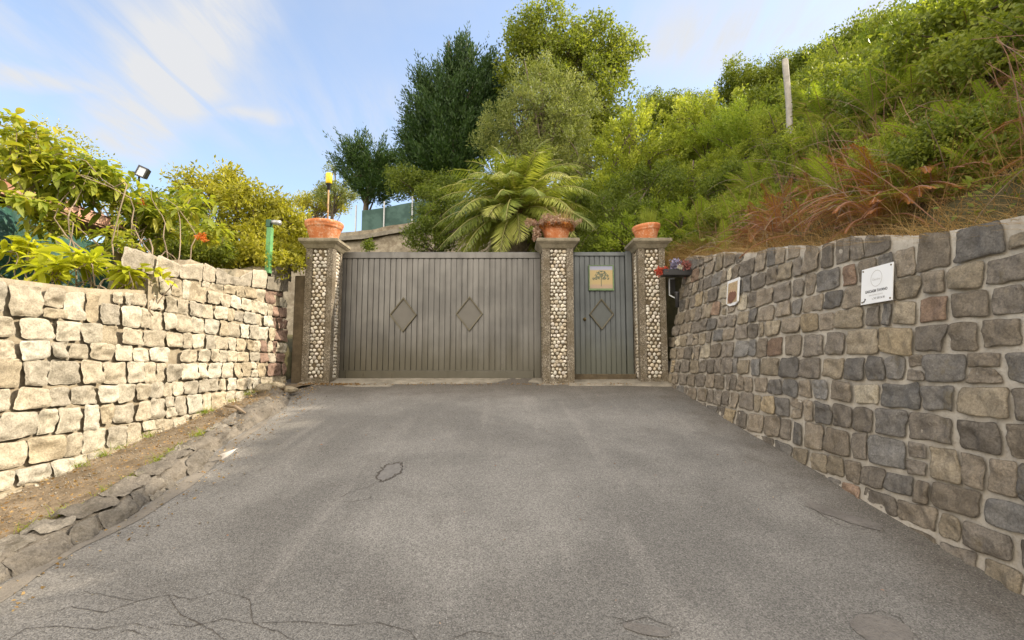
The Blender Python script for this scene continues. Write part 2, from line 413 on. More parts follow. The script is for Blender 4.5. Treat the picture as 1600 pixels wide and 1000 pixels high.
# ---------------------------------------------------------------- foliage helpers
def unit(v): return v / (np.linalg.norm(v, axis=-1, keepdims=True) + 1e-9)
def rdir(n): return unit(rng.normal(size=(n, 3)))
def leaf_arrays(P, A, S, aspect=.45, fold=.12, side=None):
    n = len(P); A = unit(A); sd = unit(np.cross(A, rdir(n) if side is None else side)); nn = np.cross(sd, A); S = S[:, None] if np.ndim(S) else S
    V = np.empty((n, 4, 3)); V[:, 0] = P; V[:, 2] = P + A * S
    m = P + A * S * .45 + nn * S * fold
    V[:, 1] = m + sd * S * aspect * .5; V[:, 3] = m - sd * S * aspect * .5
    i = np.arange(n)[:, None] * 4; F = np.concatenate([i + np.array([[0, 1, 2]]), i + np.array([[0, 2, 3]])], 0)
    return V.reshape(-1, 3), F
def big_leaf_arrays(P, A, S, aspect=.4, droop=.35):
    """lance or oval leaf with a folded midrib and a drooping tip: 5 stations"""
    n = len(P); A = unit(A); up = np.tile(np.array([0, 0, 1.]), (n, 1)) + rng.normal(size=(n, 3)) * .35
    sd = unit(np.cross(A, up)); nn = np.cross(sd, A); S = np.asarray(S)[:, None]
    st = [(0, 0.06), (.22, .75), (.5, 1.0), (.78, .68), (1.0, .02)]; V = np.empty((n, 15, 3))
    for j, (t, wd) in enumerate(st):
        c = P + A * S * t - np.array([0, 0, 1.]) * S * droop * t * t
        V[:, j * 3] = c + sd * S * aspect * .5 * wd + nn * S * .06 * wd; V[:, j * 3 + 1] = c; V[:, j * 3 + 2] = c - sd * S * aspect * .5 * wd + nn * S * .06 * wd
    q = []
    for j in range(4):
        a = j * 3; q += [[a, a + 1, a + 4, a + 3], [a + 1, a + 2, a + 5, a + 4]]
    F = (np.arange(n)[:, None, None] * 15 + np.array(q)[None]).reshape(-1, 4)
    return V.reshape(-1, 3), F
def clump_leaves(C, Rr, per, size, flat=1.0, out=.6, down=0.0, up=0.0, aspect=.45, hollow=.5, stretch=0.0):
    """leaves round clump centres C (n,3) with radii Rr"""
    n = len(C); idx = np.repeat(np.arange(n), per); d = rdir(len(idx))
    r = (rng.random(len(idx)) ** (hollow)) ; rr = Rr[idx][:, None] * r[:, None]
    off = d * rr; off[:, 2] *= flat
    off *= (1 + .35 * fbm(C[idx] * 3 + d * 1.7, 1.0, 2, 3))[:, None]
    if stretch:
        ax = C - C.mean(0); ax[:, 2] = ax[:, 2] * .5 + .55 * np.abs(ax).max(); ax = unit(ax + rng.normal(size=ax.shape) * .25)[idx]; al = (off * ax).sum(1)[:, None]
        tp_ = np.clip(1 - al / rr.max() * .8, .25, 1); off = (off - ax * al) * .6 * tp_ + ax * al * (1 + stretch); d = unit(d * .4 + ax)
    Pp = C[idx] + off
    A = d * out + rdir(len(idx)) * .8; A[:, 2] += up - down
    V, F = leaf_arrays(Pp, A, size * (.6 + .8 * rng.random(len(idx))), aspect)
    cl = rng.random(n)[idx]; rnd = rng.random(len(idx))
    return V, F, {'rnd': np.repeat(rnd, 4), 'cl': np.repeat(cl, 4)}
def ellip_points(E, n, shell=.35):
    """points in a list of ellipsoids (cx,cy,cz,rx,ry,rz), biased outwards"""
    E = np.array(E, float); vol = (E[:, 3] * E[:, 4] * E[:, 5]) ** .8; k = rng.choice(len(E), n, p=vol / vol.sum())
    return E[k, :3] + rdir(n) * (rng.random(n) ** shell)[:, None] * E[k, 3:]
def limb(mb, a, b, r0, r1, wob=.12, n=6, sides=6):
    a = np.array(a, float); b = np.array(b, float); L = np.linalg.norm(b - a); pts = []; w1, w2, w3 = (rng.normal(size=3) * wob * L * q for q in (.10, .06, .03))
    for i in range(n + 1):
        t = i / n; p = a + (b - a) * t + w1 * math.sin(math.pi * t) + w2 * math.sin(2 * math.pi * t) + w3 * math.sin(5 * math.pi * t); p[2] += L * .08 * math.sin(math.pi * t); pts.append(p)
    mb.tube(pts, [r0 + (r1 - r0) * i / n for i in range(n + 1)], sides)
    return pts

def tree(name, label, cat, base, E, nclump, rad, per, leaf, mkey, trunk_r=.14, group=None, shell=.35, barkm='bark', limbs=26, **kw):
    root = empty(name, base, label, cat, group)
    base = np.array(base, float); E = np.array(E, float)
    C = ellip_points(E, nclump, shell); Rr = rad * (.6 + .7 * rng.random(nclump))
    V, F, at_ = clump_leaves(C, Rr, per, leaf, **kw)
    npmesh('crown', V, F, M[mkey], root, at_)
    mb = MB(); top = E[:, :3].mean(0); top[2] = (E[:, 2] + E[:, 5] * .4).max()
    tr = limb(mb, base + (0, 0, -.15), top, trunk_r, trunk_r * .25, .2, 10, 9)
    for k in rng.choice(nclump, min(limbs, nclump), replace=False):
        t = int(rng.integers(3, 9)); limb(mb, tr[t], C[k], trunk_r * .32, .012, .35, 5, 5)
    mb.build('trunk', M[barkm], root, True)
    return root
def copy_tree(root, loc, rz=0, sc_=1.0, label=None, group=None):
    r = root.copy(); col.objects.link(r); r.location = [float(v) for v in loc]; r.rotation_euler = (0, 0, rz); r.scale = (sc_,) * 3
    if label: r['label'] = label
    if group: r['group'] = group
    for ch in list(root.children):
        c = ch.copy(); col.objects.link(c); c.parent = r
    return r

# ---------------------------------------------------------------- terrain functions
def zr(Y):
    Y = np.asarray(Y, float); z = .1704 * Y - 1.644
    return np.where(Y < -.5, -1.729 - .25 * (1 - np.exp((Y + .5) * .68)), np.where(Y > 8.3, -.230 + .12 * (Y - 8.3), z))
def ztR(Y): return np.interp(Y, [-8, 2.83, 7.5, 8.3], [-.3, .827, 1.698, 1.80])
def sstep(a, b, x): t = np.clip((x - a) / (b - a), 0, 1); return t * t * (3 - 2 * t)
def hR(X, Y):
    d = X - 3.1
    k = np.where(d < 2.1, .93 * d, 1.95 + .50 * (np.minimum(d, 14) - 2.1))
    return ztR(np.minimum(Y, 8.2)) - .10 + k + .30 * np.clip(Y - 8, 0, 16) + .06 * np.clip(Y - 24, 0, 30)
def H(X, Y):
    X = np.asarray(X, float); Y = np.asarray(Y, float); Xc = np.clip(X, -60, 40); Yc = np.clip(Y, -40, 60)
    left = .42 + .05 * np.clip(-Xc - 4, 0, 10) * 0 + .0 * Yc
    left = left - sstep(2, -8, Yc) * 1.6
    back = np.maximum(-.3 + .12 * (Yc - 8.3), .42 * sstep(-3, -5, Xc) + .05 * (Yc - 8.3))
    terr = 4.35 + .12 * np.clip(Yc - 16, 0, 20); terr = terr - 3.0 * sstep(-9, -14, Xc)
    back = np.where(Yc > 16.2, np.maximum(back, terr), back)
    z = np.where(Yc > 8.7, np.maximum(back, hR(Xc, Yc)), np.where(Xc > 3.0, hR(Xc, Yc), np.where(Xc < -3.95, left, zr(Yc) - .12)))
    bumps = .16 * fbm(np.stack([X, Y, X * 0], -1), .7, 3, 5)
    return z + np.where((Xc > 3.4) | (Yc > 9.2), bumps, bumps * .1)

# ground: one sheet, fine near the camera, reaching the horizon
gx = np.concatenate([[-900, -400, -150, -90], np.arange(-60, -8, 2.0), np.arange(-8, 14, .2), np.arange(14, 40, 1.5), [60, 100, 200, 420, 900]])
gy = np.concatenate([[-900, -400, -150, -80], np.arange(-40, -4, 3.0), np.arange(-4, 20, .2), np.arange(20, 60, 2.0), [90, 150, 300, 600, 1200]])
GX, GY = np.meshgrid(gx, gy); V = np.stack([GX, GY, H(GX, GY)], -1).reshape(-1, 3)
nx = len(gx); ii = (np.arange(len(gy) - 1)[:, None] * nx + np.arange(nx - 1)[None]).ravel()
F = np.stack([ii, ii + 1, ii + nx + 1, ii + nx], 1)
tag(npmesh('ground', V, F, M['soil'], smooth=True), kind='structure')

# road sheet with a faint unevenness
ry = np.concatenate([np.linspace(-40, -4, 13), np.arange(-3.5, 8.31, .1)]); rx = np.linspace(-3.75, 2.95, 70)
RX, RY = np.meshgrid(rx, ry); RZ = zr(RY) + .010 * fbm(np.stack([RX, RY, RX * 0], -1), .9, 3, 9)
def road_z(x, y): return float(zr(y) + .010 * fbm(np.array([[x, y, 0.]]), .9, 3, 9)[0])
V = np.stack([RX, RY, RZ], -1).reshape(-1, 3); nx = len(rx); ii = (np.arange(len(ry) - 1)[:, None] * nx + np.arange(nx - 1)[None]).ravel()
tag(npmesh('road', V, np.stack([ii, ii + 1, ii + nx + 1, ii + nx], 1), M['road'], smooth=True), kind='structure')
def onroad(px, py, up=0.0):
    d = at(px, py, 1.0); t = (-1.644 + up) / (d[2] - .1704); return d * t

# ---------------------------------------------------------------- stone walls
def stone_grid(n, ex, prof, u, v):
    pass
def build_stones(courses_z, s_rng, wmin, wmax, top, bot, surf, depth, colour, n=13, rough=.010, tilt=.5, gap=.008, exr=(4, 9), seed=1, courses=None, step=None):
    r = np.random.default_rng(seed); Vs = []; Fs = []; Cs = []; off = 0
    q_ = [.16, .32, .48, .63, .77, .89, .968, 1.0]; u = np.array([-x for x in q_[::-1]] + [0] + q_); n = 17; U, Vv = np.meshgrid(u, u); Rm = np.maximum(np.abs(U), np.abs(Vv)) + 1e-9
    ii = (np.arange(n - 1)[:, None] * n + np.arange(n - 1)[None]).ravel(); Fq = np.stack([ii, ii + 1, ii + n + 1, ii + n], 1)
    for ci in range(len(courses_z) - 1):
        z0, z1 = courses_z[ci], courses_z[ci + 1]; s = s_rng[0] - r.random() * wmax
        edge = r.normal() * .015
        while s < s_rng[1]:
            w_ = r.uniform(wmin, wmax) * (.62 if r.random() < .15 else 1); s1 = s + w_; e1 = r.normal() * .015
            wz = lambda q, z: z + .013 * float(vnoise(np.array([q * 1.3, z * 3.1, seed])))
            if s1 > s_rng[0] and s < s_rng[1]:
                parts = [(0, 1)]
                if w_ < .2 and r.random() < .12: parts = [(0, .5), (.5, 1)]
                for a, b_ in parts:
                    c = [[s + edge, wz(s, z0) + (z1 - z0) * a], [s1 + e1, wz(s1, z0) + (z1 - z0) * a], [s1 + e1 * .3, wz(s1, z0) + (z1 - z0) * b_ if b_ < 1 else wz(s1, z1)], [s + edge * .3, wz(s, z0) + (z1 - z0) * b_ if b_ < 1 else wz(s, z1)]]
                    tl, tr_ = top(c[3][0]), top(c[2][0]); bl = bot((c[0][0] + c[1][0]) / 2)
                    c[3][1] = min(c[3][1], tl + r.normal() * .006); c[2][1] = min(c[2][1], tr_ + r.normal() * .006)
                    rem = max(top(c[3][0]) - c[3][1], top(c[2][0]) - c[2][1])
                    if 0 < rem < .10: c[3][1] = top(c[3][0]); c[2][1] = top(c[2][0])
                    hgt = min(c[3][1] - c[0][1], c[2][1] - c[1][1])
                    if hgt < .085 or c[3][1] < bl - .02: continue
                    c = np.array(c); c += r.normal(size=(4, 2)) * .007
                    g = gap * (.6 + r.random()); cen = c.mean(0); ext = c - cen; c = cen + ext * (1 - g / (np.abs(ext) + .03))
                    ex = r.uniform(*exr); a_, b2 = U / Rm, Vv / Rm; Ln = np.maximum((np.abs(a_) ** ex + np.abs(b2) ** ex) ** (1 / ex), .5)
                    Rq = Rm ** .8 if False else Rm
                    pu = U / Ln; pv = Vv / Ln
                    q0, q1 = (pu + 1) / 2, (pv + 1) / 2
                    S = c[0][None, None] * ((1 - q0) * (1 - q1))[..., None] + c[1] * (q0 * (1 - q1))[..., None] + c[2] * (q0 * q1)[..., None] + c[3] * ((1 - q0) * q1)[..., None]
                    so = r.random() * 90
                    jit = np.stack([fbm(np.stack([S[..., 0] * 1, S[..., 1], S[..., 0] * 0 + so], -1), 9, 2, 2), fbm(np.stack([S[..., 0] * 1, S[..., 1], S[..., 0] * 0 + so + 9], -1), 9, 2, 2)], -1) * .010
                    S = S + jit
                    dp = r.uniform(*depth); pw = r.uniform(14, 34)
                    d = -.012 + (dp + .012) * (1 - Rm ** pw) ** .40
                    tx, tz = r.normal() * tilt * dp, r.normal() * tilt * dp
                    mask = (1 - Rm ** 4)
                    d = d + (tx * U + tz * Vv) * mask
                    p3 = np.stack([S[..., 0], S[..., 1], S[..., 0] * 0 + so], -1)
                    nz = fbm(p3, 14, 3, 4, .6); fac = np.abs(fbm(p3, 6, 2, 8)) * 1.3
                    d = d + rough * (nz * 1.0 + fac * .9) * (.7 + .3 * mask)
                    Vs.append(surf(S[..., 0].ravel(), S[..., 1].ravel(), d.ravel())); Fs.append(Fq + off); off += n * n
                    cc = colour(r, cen[0], cen[1]); Cs.append(np.tile(cc, (n * n, 1)))
            s = s1; edge = e1
    return np.concatenate(Vs), np.concatenate(Fs), np.concatenate(Cs)

def wall_core(name, matk, parent, s0, s1, top, botz, surf, thick, ds=.06, nz_=44, rec=0.0, base_flare=.0, seed=3, capcol=None):
    """mortar body: rough front face, a top and a back"""
    S = np.arange(s0, s1 + ds, ds); T = np.linspace(0, 1, nz_); SS, TT = np.meshgrid(S, T)
    tz = np.array([top(s) for s in S]); bz = np.array([botz(s) for s in S]) - .25
    Z = bz[None] + (tz - bz)[None] * TT
    nzv = fbm(np.stack([SS, Z, SS * 0], -1), 6, 4, seed)
    d = rec - .006 + .007 * nzv + base_flare * np.exp(-np.maximum(Z - (bz + .25)[None], 0) / .06)
    Vf = surf(SS.ravel(), Z.ravel(), d.ravel()); n = len(S)
    ii = (np.arange(nz_ - 1)[:, None] * n + np.arange(n - 1)[None]).ravel(); F = [np.stack([ii, ii + 1, ii + n + 1, ii + n], 1)]
    V = [Vf]; o = len(Vf)
    # top strip to the back and down
    K = 6
    for k in range(1, K + 1): V.append(surf(S, tz + .012 * fbm(np.stack([S, S * 0 + k, S * 0], -1), 5, 3), np.full(n, rec - thick * k / K)))
    V.append(surf(S, bz, np.full(n, rec - thick)))
    rows = [np.arange((nz_ - 1) * n, nz_ * n)] + [o + k * n + np.arange(n) for k in range(K + 1)]
    for a, b_ in zip(rows, rows[1:]): F.append(np.stack([a[:-1], a[1:], b_[1:], b_[:-1]], 1))
    return npmesh(name, np.concatenate(V), np.concatenate(F), M[matk], parent, smooth=True)

# right wall: leans back, follows the slope, pointed with grey mortar
def XR(Y, z):
    xb = 2.51 + (7.85 - Y) * .0325; t = (z - zr(Y)) / (ztR(Y) - zr(Y)); return xb + (2.86 - xb) * np.clip(t, -.3, 1.05)
surfR = lambda s, z, d: np.stack([XR(s, z) - d, s, z], 1)
topR_ = lambda s: float(ztR(s)) + .025 * math.sin(s * 5.1) + .02 * float(vnoise(np.array([s * 2.7, 3., 1.])))
zrf = lambda s: float(zr(s))
def colR(r, s, z):
    p = [((.160, .140, .116), 36), ((.195, .165, .128), 30), ((.138, .128, .115), 14), ((.170, .162, .150), 7), ((.225, .190, .140), 14), ((.205, .145, .105), 3), ((.26, .21, .14), 4), ((.34, .30, .23), 3)]
    wts = np.array([q[1] for q in p], float); k = r.choice(len(p), p=wts / wts.sum()); return np.array(p[k][0]) * r.uniform(1.05, 1.65)
rw = empty('stone_wall', (2.6, 5.0, -.8), 'right retaining wall of dark grey and brown squared stones with pale mortar joints', 'wall')
zs = [-2.2]
r0 = np.random.default_rng(11)
while zs[-1] < 2.2: zs.append(zs[-1] + r0.uniform(.165, .225))
V, F, C = build_stones(zs, (-4, 7.86), .17, .34, topR_, zrf, surfR, (.010, .022), colR, rough=.014, tilt=.35, gap=.0105, exr=(6, 14), seed=21)
npmesh('stonework', V, F, M['stone_r'], rw, {'col': C}, True)
wall_core('mortar', 'mortar_r', rw, -4.2, 7.88, lambda s: topR_(s) - .012, zrf, surfR, .45, base_flare=.018, rec=.001)
# capping blocks that stand proud of the top
mbc = []; r1 = np.random.default_rng(4)
V, F, C = build_stones([1.60, 1.78], (5.35, 5.9), .22, .3, lambda s: 9, lambda s: -9, lambda s, z, d: np.stack([2.93 - d, s, z - 1.60 + topR_(5.5) - .03], 1), (.03, .05), colR, seed=5)

# left wall: cream tuff, rough dry joints
def XL(Y, z): return -3.68 - .10 * np.clip((z - zr(Y)) / 1.7, -.2, 1.4) + 0 * Y
surfL = lambda s, z, d: np.stack([XL(s, z) + d, s, z], 1)
P0 = at(28, 438, 3.65); P1 = at(232, 455, 4.98)
def topL(s):
    if s < 4.98: return float(np.interp(s, [-4, 3.65, 4.98], [.1, P0[2], P1[2]])) + .012 * math.sin(s * 4)
    return float(np.interp(s, [4.98, 7.86], [.93, 1.20]))
def colL(r, s, z):
    p = [((.50, .44, .33), 30), ((.55, .50, .39), 26), ((.48, .41, .29), 12), ((.42, .38, .30), 16), ((.58, .54, .44), 8), ((.42, .35, .24), 3)]
    wts = np.array([q[1] for q in p], float); k = r.choice(len(p), p=wts / wts.sum()); c = np.array(p[k][0]) * r.uniform(.78, 1.0)
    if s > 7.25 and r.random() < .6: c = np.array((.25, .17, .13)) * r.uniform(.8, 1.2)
    return c
lw = empty('stone_wall', (-3.75, 5.0, -.8), 'left sunlit garden wall of rough cream tuff stones with deep sandy joints', 'wall')
footL = lambda s: float(zr(s)) + .05
zs = [-2.25]; r0 = np.random.default_rng(13)
while zs[-1] < 1.2: zs.append(zs[-1] + r0.uniform(.15, .215))
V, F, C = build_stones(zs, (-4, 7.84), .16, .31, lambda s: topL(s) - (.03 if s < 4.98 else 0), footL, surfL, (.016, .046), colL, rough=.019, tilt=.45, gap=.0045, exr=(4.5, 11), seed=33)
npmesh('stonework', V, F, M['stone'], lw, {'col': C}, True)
wall_core('mortar', 'mortar_l', lw, -4.2, 7.88, lambda s: topL(s) - .004, footL, surfL, .42, rec=.001, base_flare=.04, seed=8)
# squared grey tuff blocks laid on top of the far half, ragged upper edge
rag = np.random.default_rng(2)
def colB(r, s, z): return np.array([(.44, .39, .30), (.37, .33, .26), (.49, .43, .33)][r.integers(3)]) * r.uniform(.9, 1.1) * (.62 if s > 7.3 else 1)  # blocks beside the pillar are darkened: its shade is put into their colour
def topB(s):
    b = float(np.interp(s, [4.95, 5.2, 5.6, 5.61, 6.1, 6.12, 6.6, 6.62, 7.2, 7.22, 7.86], [1.17, 1.14, 1.12, 1.24, 1.22, 1.14, 1.20, 1.32, 1.40, 1.42, 1.66]))
    return b
Vb = []; Fb = []; Cb = []; o = 0
for z0_, z1_ in ((0, .21), (.21, .48)):
    sh = lambda s: np.interp(s, [4.9, 7.86], [.93, 1.18])
    surfB = lambda s, z, d: np.stack([XL(s, z * 0 + 1.0) + .03 + d, s, z + sh(s)], 1)
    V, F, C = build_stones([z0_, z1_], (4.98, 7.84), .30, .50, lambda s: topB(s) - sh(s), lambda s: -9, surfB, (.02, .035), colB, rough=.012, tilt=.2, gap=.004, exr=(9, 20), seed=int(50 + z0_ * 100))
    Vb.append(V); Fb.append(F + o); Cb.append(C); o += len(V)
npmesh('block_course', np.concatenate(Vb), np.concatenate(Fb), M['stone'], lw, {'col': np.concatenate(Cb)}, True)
wall_core('upper_mortar', 'mortar_l', lw, 4.96, 7.88, lambda s: max(topB(s) - .006, topL(s) + .02), lambda s: topL(s) - .0, lambda s, z, d: np.stack([XL(s, z) + .024 + d, s, z], 1), .36, seed=14, nz_=16)

# ---------------------------------------------------------------- verge and kerb on the left
KO = [(-4, -2.74), (2.84, -2.76), (3.12, -2.73), (3.44, -2.66), (3.84, -2.70), (4.3, -2.75), (5.1, -2.89), (6.56, -2.97), (7.0, -3.15), (7.3, -3.45)]
ko = lambda s: np.interp(s, [k[0] for k in KO], [k[1] for k in KO])
ks = np.arange(-4, 7.25, .035); prof = [(0, -.10), (.0, .0), (.01, .03), (.02, .06), (.035, .09), (.06, .12), (.10, .135), (.14, .14), (.18, .14), (.22, .138), (.26, .13), (.31, .06), (.33, -.05)]
SS, JJ = np.meshgrid(ks, np.arange(len(prof)), indexing='ij')
pw = np.array([p[0] for p in prof])[JJ]; ph = np.array([p[1] for p in prof])[JJ]
p3 = np.stack([SS, pw * 2, ph], -1)
hm = np.clip(1 + .28 * fbm(p3, 1.7, 3, 6), .5, 1.5) * np.interp(SS, [6.3, 7.2], [1, .45])
cell = np.round((SS + .35 * vnoise(np.stack([SS * 2, SS * 0, SS * 0], -1))) / .42); chunk = vnoise(np.stack([cell * 7.3, cell * 3.1, cell * 0], -1), 4)
X = ko(SS) - .010 - pw * .93 + .025 * chunk * 0 + .03 * fbm(p3 * (1, 3, 3), 4.2, 5, 4, .62); Z = zr(SS) + ph * .74 * hm + .018 * fbm(p3 * (1, 3, 3), 7, 4, 7, .65) * (ph > 0) - .05 * np.exp(-(((SS * 1.35 + .25 * np.sin(SS * 5)) % 1.0 - .5) / .035) ** 2) * (ph > .03)
Z = np.where(JJ == 0, zr(SS) - .12, Z); V = np.stack([X, SS + 0 * X, Z], -1).reshape(-1, 3)
n = len(prof); ii = (np.arange(len(ks) - 1)[:, None] * n + np.arange(n - 1)[None]).ravel()
tag(npmesh('kerb', V, np.stack([ii, ii + 1, ii + n + 1, ii + n], 1), M['kerb'], smooth=True), kind='structure')
vs = np.arange(-4, 7.8, .05); vt = np.linspace(0, 1, 18); SS, TT = np.meshgrid(vs, vt, indexing='ij')
x0 = ko(SS) - .25; x0 = np.where(SS > 7.2, np.interp(SS, [7.2, 7.8], [-3.35, -3.1]), x0); X = x0 + (-3.74 - x0) * TT
Z = zr(SS) + .10 * np.interp(SS, [6.3, 7.6], [1, .3]) - .04 * TT + .022 * fbm(np.stack([X, SS, X * 0], -1), 3.5, 4, 6) + .05 * np.exp(-(1 - TT) / .08)
kz = lambda s: float(zr(s))
def surfK(s_, z_, d_):
    a = np.array([0, .02, .13, .16, .36]); px_ = np.interp(z_, a, [.0, .006, .07, .10, .29]); pz_ = np.interp(z_, a, [-.03, .0, .080, .098, .105]); nx_ = np.interp(z_, [.0, .11, .17], [1, .9, .1]); nz2 = np.interp(z_, [.0, .11, .17], [.1, .45, 1])
    f2 = np.interp(s_, [6.3, 7.2], [1, .5]); lump = .03 * fbm(np.stack([s_ * 1.0, s_ * 0, z_ * 0], -1), 2.3, 3, 6)
    return np.stack([ko(s_) - px_ + nx_ * d_ + lump, s_, zr(s_) + (pz_ + nz2 * d_) * f2 + lump * .6 * (z_ > .05)], 1)
def colK(r, s, z): return np.array([(.20, .18, .15), (.23, .205, .17), (.17, .152, .127), (.26, .235, .195)][r.integers(4)]) * r.uniform(.8, 1.15)
V, F, C = build_stones([.0, .15, .36], (-4, 7.2), .10, .42, lambda s: 9, lambda s: -9, surfK, (.002, .018), colK, rough=.022, tilt=.4, gap=.001, exr=(3.5, 12), seed=77, n=19)
M['kstone'] = mat('broken kerb concrete', f_stone(br=.55, lich=(.10, .085, .06, .6)))
kbs = npmesh('kerb_blocks', V, F, M['kstone'], None, {'col': C}, True); tag(kbs, kind='structure')
verge_z = lambda x, y: float(zr(y) + .10)
V = np.stack([X, SS, Z], -1).reshape(-1, 3); n = len(vt); ii = (np.arange(len(vs) - 1)[:, None] * n + np.arange(n - 1)[None]).ravel()
tag(npmesh('verge', V, np.stack([ii, ii + 1, ii + n + 1, ii + n], 1), M['verge'], smooth=True), kind='structure')
# sand washed along the kerb foot
def ribbon(name, pts, wd, mt, up, jit=.3, kind='structure', sub=8):
    pts = [np.array(onroad(*p)) if len(p) == 2 else np.array(p, float) for p in pts]; Q = []
    for a, b_ in zip(pts, pts[1:]):
        for i in range(sub): Q.append(a + (b_ - a) * i / sub)
    Q.append(pts[-1]); Q = np.array(Q); L = len(Q)
    Q[1:-1, :2] += rng.normal(size=(L - 2, 2)) * wd * jit
    t = np.gradient(Q, axis=0); nrm = unit(np.stack([-t[:, 1], t[:, 0], t[:, 0] * 0], 1)); ww = wd * (.35 + .9 * rng.random(L)) * np.sin(np.linspace(.15, math.pi - .15, L)) ** .5
    V = []
    for i in range(L):
        for sgn in (-1, 1):
            p = Q[i] + sgn * nrm[i] * ww[i] * .5; V.append((p[0], p[1], road_z(p[0], p[1]) + up))
    return np.array(V), np.array([(2 * i, 2 * i + 1, 2 * i + 3, 2 * i + 2) for i in range(L - 1)])
def ribbons(name, lines, wd, mt, up, jit=.3):
    Vs = []; Fs = []; o = 0
    for ln in lines:
        wq = wd
        if isinstance(ln, tuple): ln, wq = ln
        V, F = ribbon(name, ln, wq, mt, up, jit); Vs.append(V); Fs.append(F + o); o += len(V)
    return tag(npmesh(name, np.concatenate(Vs), np.concatenate(Fs), mt), kind='structure')
cr = [
 [(60, 968), (110, 950), (165, 958), (215, 940), (262, 930), (300, 938), (345, 924)],
 [(0, 1010), (40, 985), (90, 980), (150, 985), (210, 975), (250, 985)],
 [(262, 930), (280, 960), (330, 985), (350, 1000)], [(345, 924), (390, 938), (395, 975), (440, 990), (470, 1010)],
 [(250, 975), (300, 980), (350, 968), (395, 975)], [(395, 975), (470, 972), (540, 978), (590, 972), (640, 985), (660, 1010)],
 [(130, 925), (180, 935), (215, 940)], [(20, 905), (60, 880), (110, 858), (165, 835), (230, 800), (290, 760), (345, 722), (400, 690), (470, 650)],
 [(520, 785), (545, 770), (575, 762), (590, 752)], [(520, 785), (550, 785), (578, 780), (580, 772)],
 [(1265, 785), (1285, 805), (1320, 822), (1360, 826)], [(940, 960), (975, 968), (1000, 985), (1040, 1000)], [(960, 975), (1010, 965), (1060, 985)],
 [(1345, 960), (1375, 955), (1405, 965), (1420, 985), (1440, 1000)], [(700, 1000), (740, 985), (790, 995)], [(965, 662), (985, 664)],
 [(470, 650), (500, 632), (520, 628)], [(160, 1000), (200, 985), (230, 995)]]
ribbons('road_crack', [(c, .0045) for c in cr], .006, M['crack'], .004, .5)
PH = [(590, 750), (594, 735), (604, 727), (622, 723), (629, 728), (626, 738), (614, 746), (598, 753)]
ribbons('pothole_edge', [(PH[:5], .030), (PH[4:] + [PH[0]], .022)], .022, M['crack'], .0045, .35)
pp = [onroad(*p) for p in PH]; V = [(p[0], p[1], road_z(p[0], p[1]) + .003) for p in pp]; mb = MB(); mb.add(V, [tuple(range(len(V)))[::-1]]); tag(mb.build('road_patch', M['patch']), kind='structure')
def patch(cx, cy, a, b_, ang, nm, mt, up, seed):
    c = onroad(cx, cy); k = 40; V = []
    for i in range(k):
        t = 2 * math.pi * i / k; r_ = 1 + .16 * float(fbm(np.array([[math.cos(t) * 1.5, math.sin(t) * 1.5, seed]]), 1.0, 3)[0]); x = math.cos(t) * a * r_; y = math.sin(t) * b_ * r_
        X_ = c[0] + x * math.cos(ang) - y * math.sin(ang); Y_ = c[1] + x * math.sin(ang) + y * math.cos(ang); V.append((X_, Y_, road_z(X_, Y_) + up))
    V.append((c[0], c[1], road_z(c[0], c[1]) + up + .002)); m_ = MB(); m_.add(V, [(i, (i + 1) % k, k) for i in range(k)]); return tag(m_.build(nm, M[mt], smooth=True), kind='structure')
M['patch_d'] = mat('worn patch', f_mortar((.165, .151, .136), (.225, .207, .187), (.12, .108, .092), 1.5))
patch(1378, 985, .14, .10, .5, 'road_patch', 'patch_d', .005, 3); patch(1010, 985, .12, .035, -.3, 'road_patch', 'patch_d', .005, 5); patch(1315, 805, .24, .07, -.9, 'road_patch', 'patch_d', .005, 8)
# sandy wash beside the kerb
sv = np.arange(1.2, 6.6, .06); tt = np.linspace(0, 1, 8); SS, TT = np.meshgrid(sv, tt, indexing='ij')
X = ko(SS) + .02 + TT * (.17 + .09 * fbm(np.stack([SS, SS * 0, SS * 0], -1), 1.3, 3, 5)) * np.interp(SS, [1.2, 2, 5.5, 6.6], [.6, 1, .6, .1])
Z = zr(SS) + .010 * fbm(np.stack([X, SS, X * 0], -1), .9, 3, 9) + .004 + .012 * (1 - TT) * TT
n = len(tt); ii = (np.arange(len(sv) - 1)[:, None] * n + np.arange(n - 1)[None]).ravel()
M['sand'] = mat('washed sand', f_mortar((.175, .158, .135), (.235, .21, .175), (.13, .115, .095)))
tag(npmesh('sand', np.stack([X, SS, Z], -1).reshape(-1, 3), np.stack([ii, ii + n, ii + n + 1, ii + 1], 1), M['sand'], smooth=True), kind='structure')

